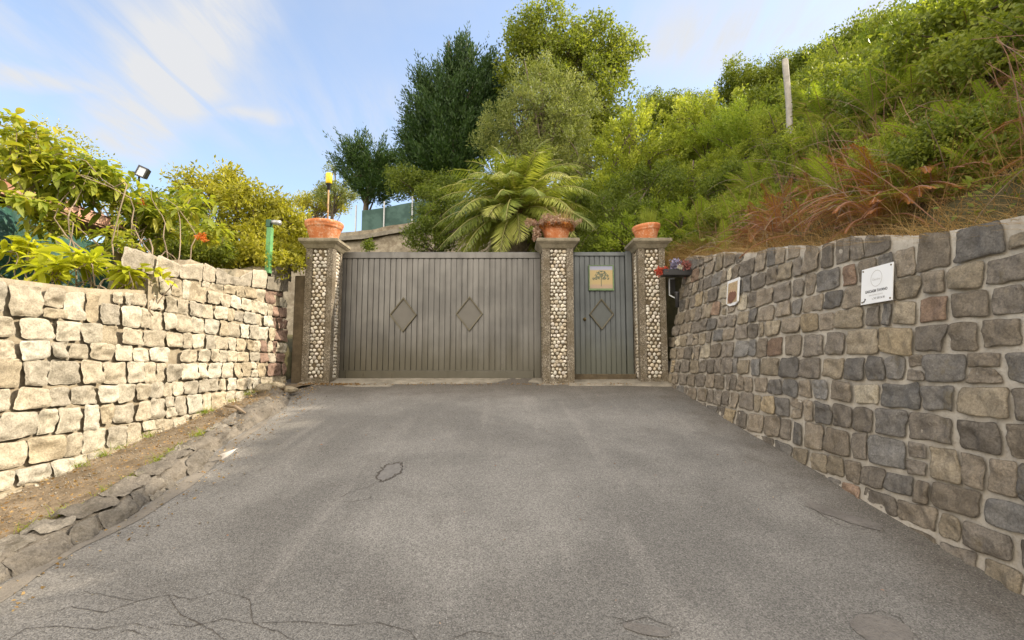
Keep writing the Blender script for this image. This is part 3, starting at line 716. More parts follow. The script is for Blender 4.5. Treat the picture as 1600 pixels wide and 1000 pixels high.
# ---------------------------------------------------------------- pillars
zb = float(zr(7.85))
def pebbles(mbl, x0, x1, z0, z1, put, size=.067, seed=1):
    """rounded cream pebbles in loose rows; put(u,v,d) maps to 3-D"""
    r = np.random.default_rng(seed); V = []; F = []; C = []; rows = int((z1 - z0) / (size * .88)); cols = max(2, round((x1 - x0) / size)); cs = (x1 - x0) / cols
    for j in range(rows):
        for i in range(cols + (j % 2)):
            cx = x0 + cs * (i + .5 - .5 * (j % 2)); cz = z0 + (j + .5) * (z1 - z0) / rows
            cx = min(max(cx, x0 + size * .26), x1 - size * .26); cx += r.normal() * .004; cz += r.normal() * .005
            if r.random() < .03: continue
            rr = size * r.uniform(.35, .52)
            if (j % 2) and i in (0, cols): rr *= .72
            k = 9; a0 = r.random() * 6; b0 = len(V); asp = r.uniform(.85, 1.15)
            rad = rr * (1 + .10 * r.normal(size=k)).clip(.8, 1.2)
            for q, (sc_, d) in enumerate(((1, .0), (.93, .010), (.62, .017))):
                for t in range(k):
                    a = a0 + 2 * math.pi * t / k; V.append(put(cx + rad[t] * sc_ * asp * math.cos(a), cz + rad[t] * sc_ / asp * math.sin(a), d))
            V.append(put(cx, cz, .018))
            for q in (0, 1):
                for t in range(k): F.append((b0 + q * k + t, b0 + q * k + (t + 1) % k, b0 + (q + 1) * k + (t + 1) % k, b0 + (q + 1) * k + t))
            for t in range(k): F.append((b0 + 2 * k + t, b0 + 2 * k + (t + 1) % k, b0 + 3 * k))
            c = np.array([(.62, .57, .46), (.70, .66, .57), (.55, .47, .35), (.66, .60, .52)][r.integers(4)]) * r.uniform(.62, 1.08); C += [c] * (3 * k + 1)
    return np.array(V), F, np.array(C)
def pillar(x0, x1, y0, y1, ztop, label, sides, seed):
    """shaft of exposed aggregate framing sunk strips of pebbles, with a moulded cap"""
    root = empty('gate_pillar', ((x0 + x1) / 2, (y0 + y1) / 2, zb), label, 'pillar')
    xm0, xm1 = x0 + (x1 - x0) * .245, x1 - (x1 - x0) * .225; zc = zb + .09; zt = ztop - .02
    dp = .022; mb = MB()
    mb.box(x0, xm0, y0, y0 + dp + .03, zb - .3, ztop, .006); mb.box(xm1, x1, y0, y0 + dp + .03, zb - .3, ztop, .006)
    mb.box(xm0, xm1, y0 + .001, y0 + dp + .03, zb - .3, zc, 0)
    mb.box(x0 + dp + .002, x1 - dp - .002, y0 + dp + .03, y1, zb - .3, ztop - .001)
    ys0, ys1 = y0 + .14, y1 - .12
    for s in ('L', 'R'):
        xa, xb = (x0, x0 + dp + .002) if s == 'L' else (x1 - dp - .002, x1)
        mb.box(xa, xb, y0 + dp + .03, ys0, zb - .3, ztop - .002); mb.box(xa, xb, ys1, y1 - .001, zb - .3, ztop - .002); mb.box(xa + .001, xb - .001, ys0, ys1, zb - .3, zc)
        if s not in sides: mb.box(xa, xb, ys0, ys1, zc, ztop - .002)
    mb.build('shaft', M['agg'], root)
    mp_ = MB(); mp_.box(xm0 + .001, xm1 - .001, y0 + dp, y0 + dp + .02, zc - .004, ztop - .003)
    V, F, C = pebbles(None, xm0 + .004, xm1 - .004, zc, zt, lambda u, v, d: (u, y0 + dp - d - .001, v), seed=seed)
    inl = npmesh('pebble_inlay', V, F, M['peb'], root, {'col': C}, True)
    mp_.build('joint_bed', M['mortar_l'] if False else M['conc2'], inl)
    for s in sides:
        if s == 'R': put = lambda u, v, d: (x1 - dp + d - .001, u, v); xa, xb = x1 - dp - .016, x1 - dp
        else: put = lambda u, v, d: (x0 + dp - d + .001, u, v); xa, xb = x0 + dp, x0 + dp + .016
        V, F, C = pebbles(None, ys0 + .004, ys1 - .004, zc, zt, put, size=.062, seed=seed + 5)
        inl = npmesh('pebble_inlay', V, F, M['peb'], root, {'col': C}, True)
        q = MB(); q.box(xa, xb, ys0 + .001, ys1 - .001, zc - .003, ztop - .003); q.build('joint_bed', M['conc2'], inl)
    # cap: cavetto under a slab
    mb = MB(); lv = [(0, .0), (.012, .012), (.045, .06), (.075, .085), (.085, .10), (.095, .104), (.095, .145), (.085, .155)]
    V = []; F = []
    for e, z in lv: V += [(x0 - e, y0 - e, ztop + z), (x1 + e, y0 - e, ztop + z), (x1 + e, y1 + e, ztop + z), (x0 - e, y1 + e, ztop + z)]
    for i in range(len(lv) - 1):
        for k in range(4): F.append((i * 4 + k, i * 4 + (k + 1) % 4, (i + 1) * 4 + (k + 1) % 4, (i + 1) * 4 + k))
    F.append(tuple(range((len(lv) - 1) * 4, len(lv) * 4))); F.append((3, 2, 1, 0)); mb.add(V, F); mb.build('cap', M['cap'], root)
    return root
M['conc2'] = mat('dark joint bed', f_mortar((.09, .07, .045), (.14, .11, .07), (.05, .04, .03)))
M['cap'] = mat('weathered cap stone', f_mortar((.20, .175, .125), (.30, .265, .195), (.11, .095, .06)))
PT = 1.905
pillar(-3.385, -2.93, 7.85, 8.30, PT, 'pebble-inlaid gate pillar at the left end of the wide gate, half in sunlight', ('R',), 3)
xa = at(848, 500, 7.85)[0]; xb = at(897, 500, 7.85)[0]
pillar(xa, xb, 7.85, 8.30, PT, 'pebble-inlaid pillar between the wide gate and the narrow door', ('L',), 9)
xc = at(999.5, 500, 7.85)[0]; xd = at(1042, 500, 7.85)[0]
pillar(xc, xd, 7.85, 8.30, PT, 'pebble-inlaid pillar at the right of the narrow door, against the right wall', ('L',), 15)
# concrete strip joining left pillar and wall
mb = MB(); mb.box(-3.57, -3.39, 7.90, 8.1, zb - .2, 1.46, .01)
tag(mb.build('concrete_post', M['conc2'], loc=None), 'dark concrete strip filling the gap between left wall and pillar', 'post')
# threshold slab of pale concrete along the gates
sx = np.linspace(-3.4, 2.52, 120); prof = [(7.62, -.03), (7.66, .006), (7.75, .012), (7.9, .018), (8.45, .03)]
V = []; 
for x in sx:
    for y, h in prof:
        q = .05 * float(vnoise(np.array([x * 1.7, y * 2, 0.]))) if h < .02 else 0
        V.append((x, y + q * 2 + (.10 if -1.9 < x < .4 else 0) * (h < .013), float(zr(min(y, 8.3))) + h + (.004 * float(vnoise(np.array([x * 9, y * 9, 2.])))) + (0.012 if x > .9 else 0)))
n = len(prof); F = [(i * n + j, (i + 1) * n + j, (i + 1) * n + j + 1, i * n + j + 1) for i in range(len(sx) - 1) for j in range(n - 1)]
tag(npmesh('threshold', np.array(V), F, M['conc'], smooth=True), kind='structure')
mb = MB(); mb.box(xb + .0, xc - .0, 8.12, 8.42, zb - .1, float(zr(8.3)) + .075, .008); tag(mb.build('door_step', M['conc2']), kind='structure')

# ---------------------------------------------------------------- gates
def planks(mb, x0, x1, y, z0, z1, step, gap=.013, dep=.020):
    n = max(1, round((x1 - x0) / step)); st = (x1 - x0) / n
    for i in range(n):
        a = x0 + i * st + gap / 2; b_ = x0 + (i + 1) * st - gap / 2; c = .0035
        V = [(a, y + dep, z0), (a + c, y, z0), (b_ - c, y, z0), (b_, y + dep, z0), (a, y + dep, z1), (a + c, y, z1), (b_ - c, y, z1), (b_, y + dep, z1)]
        mb.add(V, [(0, 1, 5, 4), (1, 2, 6, 5), (2, 3, 7, 6)])
    mb.box(x0, x1, y + dep, y + dep + .03, z0, z1)
def diamond(parent, cx, cz, y, hw, hh, t, trim, plate, fl=.026):
    root = MB(); V = []; F = []
    ring = [(0, hh), (hw, 0), (0, -hh), (-hw, 0)]; lv = [(1.0, 0), (1.0, -fl), (1 - t * .35, -fl - .004), (1 - t, -fl), (1 - t, 0)]
    for s, d in lv:
        for a, b_ in ring: V.append((cx + a * s, y + d, cz + b_ * s))
    for i in range(4):
        for k in range(4): F.append((i * 4 + k, i * 4 + (k + 1) % 4, (i + 1) * 4 + (k + 1) % 4, (i + 1) * 4 + k))
    root.add(V, F); o = root.build('diamond_trim', M[trim], parent)
    p = MB(); s = 1 - t + .004
    p.add([(cx + a * s, y - .006, cz + b_ * s) for a, b_ in ring], [(0, 1, 2, 3)[::-1]]); p.build('diamond_plate', M[plate], o)
    return o
YG = 8.30; zg0 = at(700, 595, YG)[2]; zg1 = at(700, 394, YG)[2]; xg0, xg1 = -2.96, at(845, 500, YG)[0]
g = empty('sliding_gate', ((xg0 + xg1) / 2, YG, zg0), 'wide warm-grey metal sliding gate of vertical boards with two raised diamonds', 'gate')
mb = MB(); planks(mb, xg0, xg1 - .115, YG + .012, zg0 + .17, zg1 - .10, .0945); mb.build('board_panel', M['gate'], g)
mb = MB(); mb.box(xg0, xg1, YG - .012, YG + .055, zg1 - .11, zg1, .006); mb.build('top_rail', M['gate'], g)
mb = MB(); mb.box(xg1 - .12, xg1, YG - .010, YG + .053, zg0 + .001, zg1 - .112, .006); mb.build('stile', M['gate'], g)
mb = MB(); mb.box(xg0, xg1 - .122, YG - .022, YG + .05, zg0, zg0 + .175, .008); mb.build('bottom_rail', M['gate'], g)
for cx_, cy_ in ((630, 492), (733.5, 490.5)):
    p = at(cx_, cy_, YG); diamond(g, p[0], p[2], YG + .010, .235, .305, .12, 'brass', 'plate')
for a, b_ in ((-2.3, -1.9), (-1.6, -.9), (-.05, .12)):
    mb = MB(); mb.box(a, b_, YG - .06, YG + .06, zg0 - .035, zg0 - .004, .004); mb.build('guide_rail', M['galv'], g)
xg2, xg3 = xb + .012, xc - .012; YD = 8.26; zd0 = at(940, 590, YD)[2]; zd1 = at(940, 394, YD)[2]
d = empty('pedestrian_gate', ((xg2 + xg3) / 2, YD, zd0), 'narrow blue-grey metal door gate between two pillars with one diamond', 'gate')
mb = MB(); mb.box(xg2, xg2 + .05, YD - .01, YD + .06, zd0 - .03, zd1, .004); mb.box(xg3 - .11, xg3, YD - .02, YD + .06, zd0 - .03, zd1 + .012, .004); mb.box(xg2 + .052, xg3 - .112, YD - .008, YD + .058, zd1 - .065, zd1, .004)
mb.build('frame', M['gate2'], d)
mb = MB(); planks(mb, xg2 + .055, xg3 - .115, YD + .018, zd0, zd1 - .067, .0885); mb.build('board_panel', M['gate2'], d)
p = at(940, 491, YD); diamond(d, p[0], p[2], YD + .016, .215, .275, .14, 'brass', 'plate2')
mb = MB(); p = at(914, 498.5, YD - .02); mb.tube([(p[0], YD + .02, p[2]), (p[0], YD - .045, p[2])], .011, 10); mb.tube([(p[0], YD - .05, p[2] - .022), (p[0], YD - .05, p[2] + .022)], .013, 10); mb.tube([(p[0], YD + .0165, p[2]), (p[0], YD + .012, p[2])], .03, 12)
mb.build('handle', M['screw'], d, True)
# framed picture tile on the narrow gate: plain tree in a field
a = at(920, 454, YD - .02); b_ = at(959, 414, YD - .02); x0, x1, z0, z1 = a[0], b_[0], a[2], b_[2]
pic = empty('framed_picture', ((x0 + x1) / 2, YD, z0), 'small framed picture of a tree in an ochre field, hung on the narrow gate', 'picture')
mb = MB(); fr = .022; yy = YD - .022
mb.box(x0, x0 + fr, yy, yy + .035, z0, z1, .003); mb.box(x1 - fr, x1, yy, yy + .035, z0, z1, .003); mb.box(x0 + fr, x1 - fr, yy + .001, yy + .034, z0 + .001, z0 + fr * 1.7, .003); mb.box(x0 + fr, x1 - fr, yy + .001, yy + .034, z1 - fr * .7, z1 - .001, .003)
mb.build('frame', M['frame_g'], pic)
def f_pic(K, b, co, out):
    s_ = K.n('ShaderNodeSeparateXYZ'); K.l(co, s_.inputs[0]); h = z1 - z0; n_ = K.noise(co, 30, 4)
    z_ = K.math('ADD', s_.outputs[2], K.math('MULTIPLY', K.math('SUBTRACT', n_, .5), .02))
    c = K.mix(K.mr(z_, h * .78, h * .84), (.42, .31, .13), (.28, .30, .42)); c = K.mix(K.mr(z_, h * .30, h * .18), c, (.36, .25, .17))
    c = K.mix(K.mr(K.noise(co, 90, 3), .5, .7, 0, .5), c, (.46, .40, .24)); setp(K, b, c=c, r=.35)
M['pic'] = mat('painted field', f_pic)
mb = MB(); mb.box(x0 + fr, x1 - fr, yy + .012, yy + .03, z0 + fr * 1.7, z1 - fr * .7); pl = mb.build('painted_tile', M['pic'], pic)
M['pictree'] = simple('painted leaves', (.11, .13, .08), .5, var=.5, sc_=40)
mb = MB(); cx_ = (x0 + x1) / 2; zc_ = z0 + (z1 - z0) * .55
mb.box(cx_ - .006, cx_ + .006, yy + .009, yy + .0118, z0 + .075, zc_)
for i in range(130):
    t = random.random() * math.pi; q = random.random() ** .5; x = cx_ + math.cos(t) * .145 * q; z = zc_ - .03 + math.sin(t) * .13 * q - .02 * (abs(math.cos(t)) > .6); s = .008 + random.random() * .006; yq = yy + .0085 + random.random() * .003
    mb.add([(x - s, yq, z), (x, yq, z - s), (x + s, yq, z), (x, yq, z + s)], [(0, 1, 2, 3)])
mb.build('painted_tree', M['pictree'], pl)

# ---------------------------------------------------------------- pots
def pot(px, R_, hgt, label, tilt=0.0, yy=8.06, seed=0):
    x = at(px, 372, yy)[0]; z = PT + .156
    root = empty('terracotta_pot', (x, yy, z), label, 'pot')
    r = R_; pr = [(.0, 0), (r * .66, 0), (r * .68, .01), (r * .86, hgt * .62), (r * .87, hgt * .64), (r * .90, hgt * .66), (r * .95, hgt * .74), (r * .94, hgt * .77), (r * .97, hgt * .80), (r * 1.0, hgt * .90), (r * .985, hgt * .98), (r * .95, hgt), (r * .90, hgt * .98), (r * .87, hgt * .85), (0, hgt * .84)]
    mb = MB(); mb.lathe([(max(a, .001), b) for a, b in pr[:-1]], (x, yy, z), 48, tilt=tilt); mb.build('pot_body', M['terra'], root, True)
    mb = MB(); mb.lathe([(r * .885, hgt * .82), (r * .6, hgt * .87), (.001, hgt * .9)], (x, yy, z), 30, tilt=tilt); mb.build('potting_soil', M['soil'], root, True)
    return np.array((x, yy, z + hgt * .86)), r
pA, rA = pot(506, .315, .33, 'wide terracotta bowl on the left pillar, with a yellow torch standing in it')
pB, rB = pot(869, .265, .29, 'terracotta bowl on the middle pillar, overgrown with dried plants')
pC, rC = pot(1010, .235, .28, 'terracotta bowl on the right pillar with a green tuft, slightly tilted', tilt=.09)
def blades(base, n, rx, L, wd, spread, mk, name, label, cat, curve=.35, off=(0, 0)):
    root = empty(name, base, label, cat)
    P_ = np.tile(base, (n, 1)).astype(float); a = rng.random(n) * 6.283; q = rng.random(n) ** .5; P_[:, 0] += np.cos(a) * rx * q + off[0]; P_[:, 1] += np.sin(a) * rx * q; 
    d = rdir(n) * spread; d[:, 2] = 1; d = unit(d); LL = L * (.4 + .8 * rng.random(n)); V = []; F = []; k = 5
    sd = unit(np.cross(d, rdir(n))); 
    for j in range(k):
        t = j / (k - 1); c = P_ + d * (LL * t)[:, None]; c[:, :2] += d[:, :2] * (LL * curve * t * t)[:, None]; c[:, 2] -= LL * curve * .6 * t * t * (1 - d[:, 2] * .5)
        wq = wd * (1 - t * .9); V += [c - sd * wq, c + sd * wq]
    V = np.stack(V, 1).reshape(-1, 3); i = np.arange(n)[:, None] * 2 * k; F = np.concatenate([i + np.array([[2 * j, 2 * j + 1, 2 * j + 3, 2 * j + 2]]) for j in range(k - 1)])
    rnd = np.repeat(rng.random(n), 2 * k)
    npmesh('blades', V, F, M[mk], root, {'rnd': rnd, 'cl': rnd})
    return root
blades(pA, 260, rA * .85, .13, .004, .7, 'l_dead', 'dried_plant', 'low dried plant stubs inside the bowl with the torch', 'plant')
rb = blades(pB + (0.06, 0, 0), 150, rB * .5, .40, .0045, .45, 'l_dry', 'dried_plant', 'straw-coloured grass and pink-brown succulents spilling from the middle bowl', 'plant')
C_ = pB + np.stack([rng.normal(size=70) * .19 - .05, rng.normal(size=70) * .14, np.abs(rng.normal(size=70)) * .05 + .02], 1)
ex_ = np.array([(-.30 - .05 * rng.random(), -.08 + rng.normal() * .06, -.02 - .20 * rng.random()) for _ in range(26)]) + pB; C_ = np.concatenate([C_, ex_])
V, F, at_ = clump_leaves(C_, np.full(len(C_), .05), 90, .026, aspect=.6); npmesh('succulent_stems', V, F, M['l_dead'], rb, at_)
t_ = np.linspace(0, 1, 60); ang = np.pi * (1 + t_); C_ = pB + np.stack([np.cos(ang) * rB * .98, np.sin(ang) * rB * .98, 0.02 - .05 * rng.random(60)], 1)
V, F, at_ = clump_leaves(C_, np.full(60, .035), 30, .024, aspect=.6); npmesh('red_trailing_stems', V, F, M['l_bracken'], rb, at_)
blades(pC + (.03, 0, 0), 1100, rC * .45, .34, .0022, .30, 'l_lime', 'potted_tuft', 'dense fine green tuft growing from the right-hand bowl', 'plant', curve=.2)

# torch in the left pot
tx = at(512, 335, 8.06)[0]; z0_ = pA[2]; z1_ = at(512, 288, 8.06)[2]; z2_ = at(512, 271, 8.06)[2]
t = empty('garden_torch', (tx, 8.06, z0_), 'bamboo garden torch with yellow glass cup standing in the left bowl', 'torch')
mb = MB(); mb.tube([(tx, 8.06, z0_ - .05), (tx + .004, 8.06, z0_ + .2), (tx, 8.06, z1_ - .04)], [.016, .013, .014], 10)
for k in range(3): mb.tube([(tx, 8.06, z0_ + .1 + k * .13), (tx, 8.06, z0_ + .115 + k * .13)], .018, 10)
mb.build('pole', M['bamboo'], t, True)
mb = MB(); mb.lathe([(.015, -.10), (.03, -.08), (.034, -.02), (.05, 0), (.05, .008)], (tx, 8.06, z1_), 18); mb.build('holder', M['dark'], t, True)
mb = MB(); mb.lathe([(.040, .008), (.052, .03), (.055, (z2_ - z1_) * .9), (.050, z2_ - z1_), (.044, z2_ - z1_ - .004), (.04, .05)], (tx, 8.06, z1_), 18); mb.build('glass_cup', M['yellow'], t, True)

# ---------------------------------------------------------------- things on the right wall
def onwall(px, py, off=.045):
    d_ = at(px, py, 1.0); Y = 4.0
    for _ in range(30): Y = (float(XR(Y, d_[2] * Y)) - off) / d_[0]
    return np.array((float(XR(Y, d_[2] * Y)) - off, Y, d_[2] * Y))
def text_obj(s, size, parent, origin, ux, uz, nrm, mt, bold=0.0):
    cu = bpy.data.curves.new('lettering', 'FONT'); cu.body = s; cu.size = size; cu.extrude = 0; cu.offset = bold; cu.align_x = 'CENTER'; cu.resolution_u = 3
    o = bpy.data.objects.new('tmp_text', cu); col.objects.link(o); dg = bpy.context.evaluated_depsgraph_get(); me = bpy.data.meshes.new_from_object(o.evaluated_get(dg))
    bpy.data.objects.remove(o); V = np.array([v.co[:] for v in me.vertices]); F = [tuple(p_.vertices) for p_ in me.polygons]
    P_ = origin + V[:, :1] * ux + V[:, 1:2] * uz + nrm * .0015
    return npmesh('lettering', P_, F, mt, parent)
c00 = onwall(1347, 474.5); c10 = onwall(1397, 471); c01 = onwall(1346, 420); c11 = onwall(1397, 412)
yN, yF = (c10[1] + c11[1]) / 2, (c00[1] + c01[1]) / 2; zB, zT = (c00[2] + c10[2]) / 2, (c01[2] + c11[2]) / 2
cen = np.array((float(XR((yN + yF) / 2, (zB + zT) / 2)) - .052, (yN + yF) / 2, (zB + zT) / 2)); wS, hS = yF - yN, zT - zB
ux = np.array((0, -1., 0)); uz = unit(np.array((.10, 0, 1.))); nrm = np.cross(ux, uz); nrm = nrm if nrm[0] < 0 else -nrm
sg = empty('wall_sign', cen - uz * hS / 2, 'square white enamel sign with a thin ring and grey lettering, screwed to the right wall', 'sign')
def plate_mesh(c, w_, h_, th, name, mt, parent, chamfer=None):
    pts = chamfer or [(-w_ / 2, -h_ / 2), (w_ / 2, -h_ / 2), (w_ / 2, h_ / 2), (-w_ / 2, h_ / 2)]; n = len(pts)
    V = [c + ux * a + uz * b for a, b in pts] + [c + ux * a + uz * b - nrm * th for a, b in pts]
    F = [tuple(range(n)), tuple(range(2 * n - 1, n - 1, -1))] + [(i, i + n, (i + 1) % n + n, (i + 1) % n) for i in range(n)]
    return npmesh(name, np.array(V), F, mt, parent)
plate_mesh(cen, wS, hS, .006, 'panel', M['white'], sg)
def ring_mesh(c, ra, rb_, n=48):
    V = []; 
    for k in range(n):
        a = 2 * math.pi * k / n
        for r_ in (ra, rb_): V.append(c + ux * r_ * math.cos(a) * .92 + uz * r_ * math.sin(a) + nrm * .0015)
    return np.array(V), [(2 * k, 2 * k + 1, (2 * k + 3) % (2 * n), (2 * k + 2) % (2 * n)) for k in range(n)]
V, F = ring_mesh(cen + uz * hS * .17, hS * .225, hS * .211); npmesh('ring_emblem', V, F, M['ink2'], sg)
text_obj('Giardino', hS * .085, sg, cen + uz * hS * .12, ux, uz, nrm, M['ink2'])
text_obj('GAICIASM TAVANO', hS * .105, sg, cen - uz * hS * .20, ux * .86, uz, nrm, M['ink'], .0008)
text_obj('appartamenti camere', hS * .062, sg, cen - uz * hS * .29, ux * .95, uz, nrm, M['ink2'])
text_obj('t. 347 583 36 86', hS * .080, sg, cen - uz * hS * .40 + ux * wS * .08, ux * .86, uz, nrm, M['ink'])
mb = MB(); c = cen - uz * hS * .385 - ux * wS * .36 + nrm * .002
mb.tube([c + ux * -.010 + uz * -.014, c + ux * .0 + uz * -.004, c + ux * .008 + uz * .010], [.0065, .003, .0065], 8); mb.build('phone_mark', M['ink'], sg)
for a, b in ((-1, 1), (1, 1), (1, -1), (-1, -1)):
    mb = MB(); c = cen + ux * (wS / 2 - .017) * a + uz * (hS / 2 - .017) * b; mb.tube([c - nrm * .001, c + nrm * .004], .0065, 8); mb.build('screw', M['screw'], sg)
# painted votive tile
c = onwall(1144.5, 457); ya = onwall(1135, 457)[1]; yb = onwall(1154, 457)[1]; wT = ya - yb; hT = onwall(1144, 438)[2] - onwall(1144, 478)[2]
vt_ = empty('votive_plaque', c - uz * hT / 2, 'narrow white plaque with painted brown figures and pointed foot on the right wall', 'plaque')
plate_mesh(c, wT, hT, .012, 'tile', M['white'], vt_, [(-wT * .2, -hT * .5), (wT * .25, -hT * .5), (wT / 2, -hT * .38), (wT / 2, hT / 2), (-wT / 2, hT / 2), (-wT / 2, -hT * .38)])
M['pic_y'] = simple('painted gold ground', (.44, .33, .20), .4, var=.5, sc_=40); M['pic_b'] = simple('painted brown robe', (.20, .10, .07), .4, var=.5, sc_=40); M['skin'] = simple('painted skin', (.55, .36, .24), .4, var=.1)
plate_mesh(c + nrm * .002, wT * .80, hT * .78, .001, 'painted_ground', M['pic_y'], vt_)
def blob(cx, cz, a, b, mt, nm, k=14, up=.004):
    V = [c + ux * (cx + a * math.cos(t)) + uz * (cz + b * math.sin(t)) + nrm * up for t in np.linspace(0, 2 * math.pi, k, endpoint=False)]; npmesh(nm, np.array(V), [tuple(range(k))], mt, vt_)
blob(-wT * .08, -hT * .17, wT * .28, hT * .24, M['pic_b'], 'painted_robe'); blob(wT * .16, -hT * .14, wT * .2, hT * .17, M['pic_b'], 'painted_robe', up=.0045)
blob(-wT * .06, hT * .07, wT * .09, hT * .05, M['skin'], 'painted_head', up=.005); blob(wT * .14, hT * .05, wT * .08, hT * .045, M['skin'], 'painted_head', up=.005)
# black wall lamp on a bracket next to the right pillar
p = at(1058, 468, 7.62)
lamp = empty('wall_lamp', (p[0], 7.62, p[2]), 'small black cylindrical lamp on a thin bracket beside the right pillar', 'lamp')
mb = MB(); mb.lathe([(.020, -.125), (.026, -.12), (.038, .10), (.040, .118), (.03, .125)], p, 16); mb.build('housing', M['black'], lamp, True)
q0 = at(1046, 436, 7.72); q1 = at(1046, 461, 7.72)
mb = MB(); mb.tube([q0, q1], .010, 6); mb.tube([q1, (p[0], 7.66, p[2] + .02)], .011, 6); mb.tube([q0, (q0[0] + .09, 7.75, q0[2] + .01)], .009, 6); mb.build('bracket', M['galv'], lamp)
mb = MB(); q = at(1050, 447, 7.80); mb.box(q[0] - .05, q[0] + .05, 7.78, 7.845, q[2] - .13, q[2] + .13, .006); mb.build('back_box', M['dark'], lamp)
# flower trough
p = at(1062, 428, 7.55)
ft = empty('flower_trough', p, 'black trough with red, white and lilac flowers on the end of the right wall', 'planter')
mb = MB(); mb.box(p[0] - .28, p[0] + .20, 7.48, 7.66, p[2] - .035, p[2] + .07, .01); mb.build('trough', M['black'], ft)
M['lilac'] = mat('lilac flower', f_leaf(G((.22, .20, .34), (.38, .36, .52)), .2)); M['wflower'] = mat('white flower', f_leaf(G((.6, .58, .5), (.75, .73, .68)), .2)); M['rose'] = mat('dusky rose flower', f_leaf(G((.22, .07, .07), (.40, .16, .14)), .2))
for nm, mk, cc, rr, cnt in (('lilac_bloom', 'lilac', (-.05, 0, .15), .085, 500), ('white_bloom', 'wflower', (-.01, -.06, .09), .03, 160), ('red_bloom', 'l_red', (-.33, -.03, .03), .05, 260), ('red_bloom', 'l_red', (-.22, -.03, .055), .035, 160), ('rose_foliage', 'rose', (.08, 0, .12), .10, 420)):
    V, F, at_ = clump_leaves(np.array([p + np.array(cc) + (rng.normal(size=3) * rr * .25) for _ in range(6)]), np.full(6, rr), cnt // 6, .028, aspect=.8); npmesh(nm, V, F, M[mk], ft, at_)

# ---------------------------------------------------------------- items on the left
p = at(420, 402, 7.35); q = at(420, 346, 7.35)
gp = empty('green_post', (p[0], 7.35, p[2] - .1), 'bright green square post with a small camera, standing on the left wall', 'post')
mb = MB(); mb.box(p[0] - .038, p[0] + .038, 7.31, 7.39, p[2] - .25, q[2] - .10, .006); mb.build('post_shaft', M['greenwood'], gp)
mb = MB(); mb.box(p[0] - .05, p[0] + .02, 7.305, 7.395, q[2] - .098, q[2] + .02, .006); mb.build('bracket', M['darkgreen'], gp)
mb = MB(); mb.tube([(p[0] + .02, 7.35, q[2] - .01), (p[0] + .07, 7.33, q[2] - .02), (p[0] + .16, 7.27, q[2] - .045)], [.030, .038, .036], 12); mb.tube([(p[0] + .16, 7.27, q[2] - .045), (p[0] + .185, 7.255, q[2] - .052)], [.041, .041], 12); mb.build('camera_body', M['galv'], gp, True)
# flood light on a pole
p = at(222, 269, 6.6)
fl = empty('flood_light', (p[0] - .02, 6.6, .4), 'tilted square floodlight on a thin pole above the left shrubs', 'floodlight')
mb = MB(); mb.tube([(p[0] - .06, 6.62, .3), (p[0] - .05, 6.62, p[2] - .18), (p[0] - .07, 6.64, p[2] - .02)], .013, 8); mb.tube([(p[0] - .20, 6.64, p[2] + .02), (p[0] - .05, 6.64, p[2] - .0)], .014, 8); mb.build('pole', M['dark'], fl, True)
def rot_sq(cx, cz, h_, ang, y, dy=0): return [(cx + h_ * (math.cos(ang) * a - math.sin(ang) * b), y, cz + h_ * (math.sin(ang) * a + math.cos(ang) * b)) for a, b in ((-1, -1), (1, -1), (1, 1), (-1, 1))]
A_ = rot_sq(p[0], p[2], .078, -.42, 6.58) ; B_ = rot_sq(p[0], p[2], .058, -.42, 6.575); D_ = rot_sq(p[0], p[2], .064, -.42, 6.66)
mb = MB(); mb.add(A_ + B_ + D_ + rot_sq(p[0], p[2], .058, -.42, 6.59), [(0, 1, 5, 4), (1, 2, 6, 5), (2, 3, 7, 6), (3, 0, 4, 7), (1, 0, 8, 9), (2, 1, 9, 10), (3, 2, 10, 11), (0, 3, 11, 8), (11, 10, 9, 8), (4, 5, 13, 12), (5, 6, 14, 13), (6, 7, 15, 14), (7, 4, 12, 15)]); mb.build('housing', M['black'], fl)
mb = MB(); mb.add(rot_sq(p[0], p[2], .0578, -.42, 6.583), [(0, 1, 2, 3)]); mb.build('lens', M['glass'], fl)
# tiled lean-to with a green tarpaulin
sh = empty('garden_shed', (-6.3, 6, .42), 'low tiled lean-to roof hung with dark green tarpaulin behind the left shrubs', 'shed')
def f_tile(K, b, co, out):
    setp(K, b, c=K.mix(K.mr(K.noise(co, 9, 5, .6), .35, .7), (.36, .17, .11), (.55, .34, .24)), r=.85, n=K.bump(K.noise(co, 40, 3), .4, .004))
M['tile'] = mat('clay tile', f_tile)
ze = at(170, 349, 7.2)[2]; rf = []
V = []; ys = np.arange(4.0, 7.4, .03); 
for y in ys:
    for k, dx in enumerate(np.linspace(0, 2.2, 8)):
        V.append((-5.9 - dx, y, ze + .28 * dx + .028 * abs(math.sin(y * math.pi / .19)) + .012 * ((k % 2))))
n = 8; F = [(i * n + j, i * n + j + 1, (i + 1) * n + j + 1, (i + 1) * n + j) for i in range(len(ys) - 1) for j in range(n - 1)]
rfo = npmesh('roof', np.array(V), F, M['tile'], sh, smooth=True)
mb = MB(); mb.add([(-5.91, 4, ze - .12), (-5.91, 7.37, ze - .12), (-5.91, 7.37, ze + .0), (-5.91, 4, ze + .0)], [(0, 1, 2, 3)]); mb.box(-8.1, -5.93, 4.02, 7.36, ze - .15, ze - .03); mb.build('eave_board', M['tile'], sh)
for y in (4.1, 5.7, 7.25):
    mb = MB(); mb.box(-6.15, -6.05, y - .05, y + .05, .3, ze - .13, .005); mb.build('post', M['dark'], sh)
mb = MB(); mb.box(-8.1, -8.0, 4.0, 7.4, .3, ze - .1); mb.build('back_panel', M['dark'], sh)
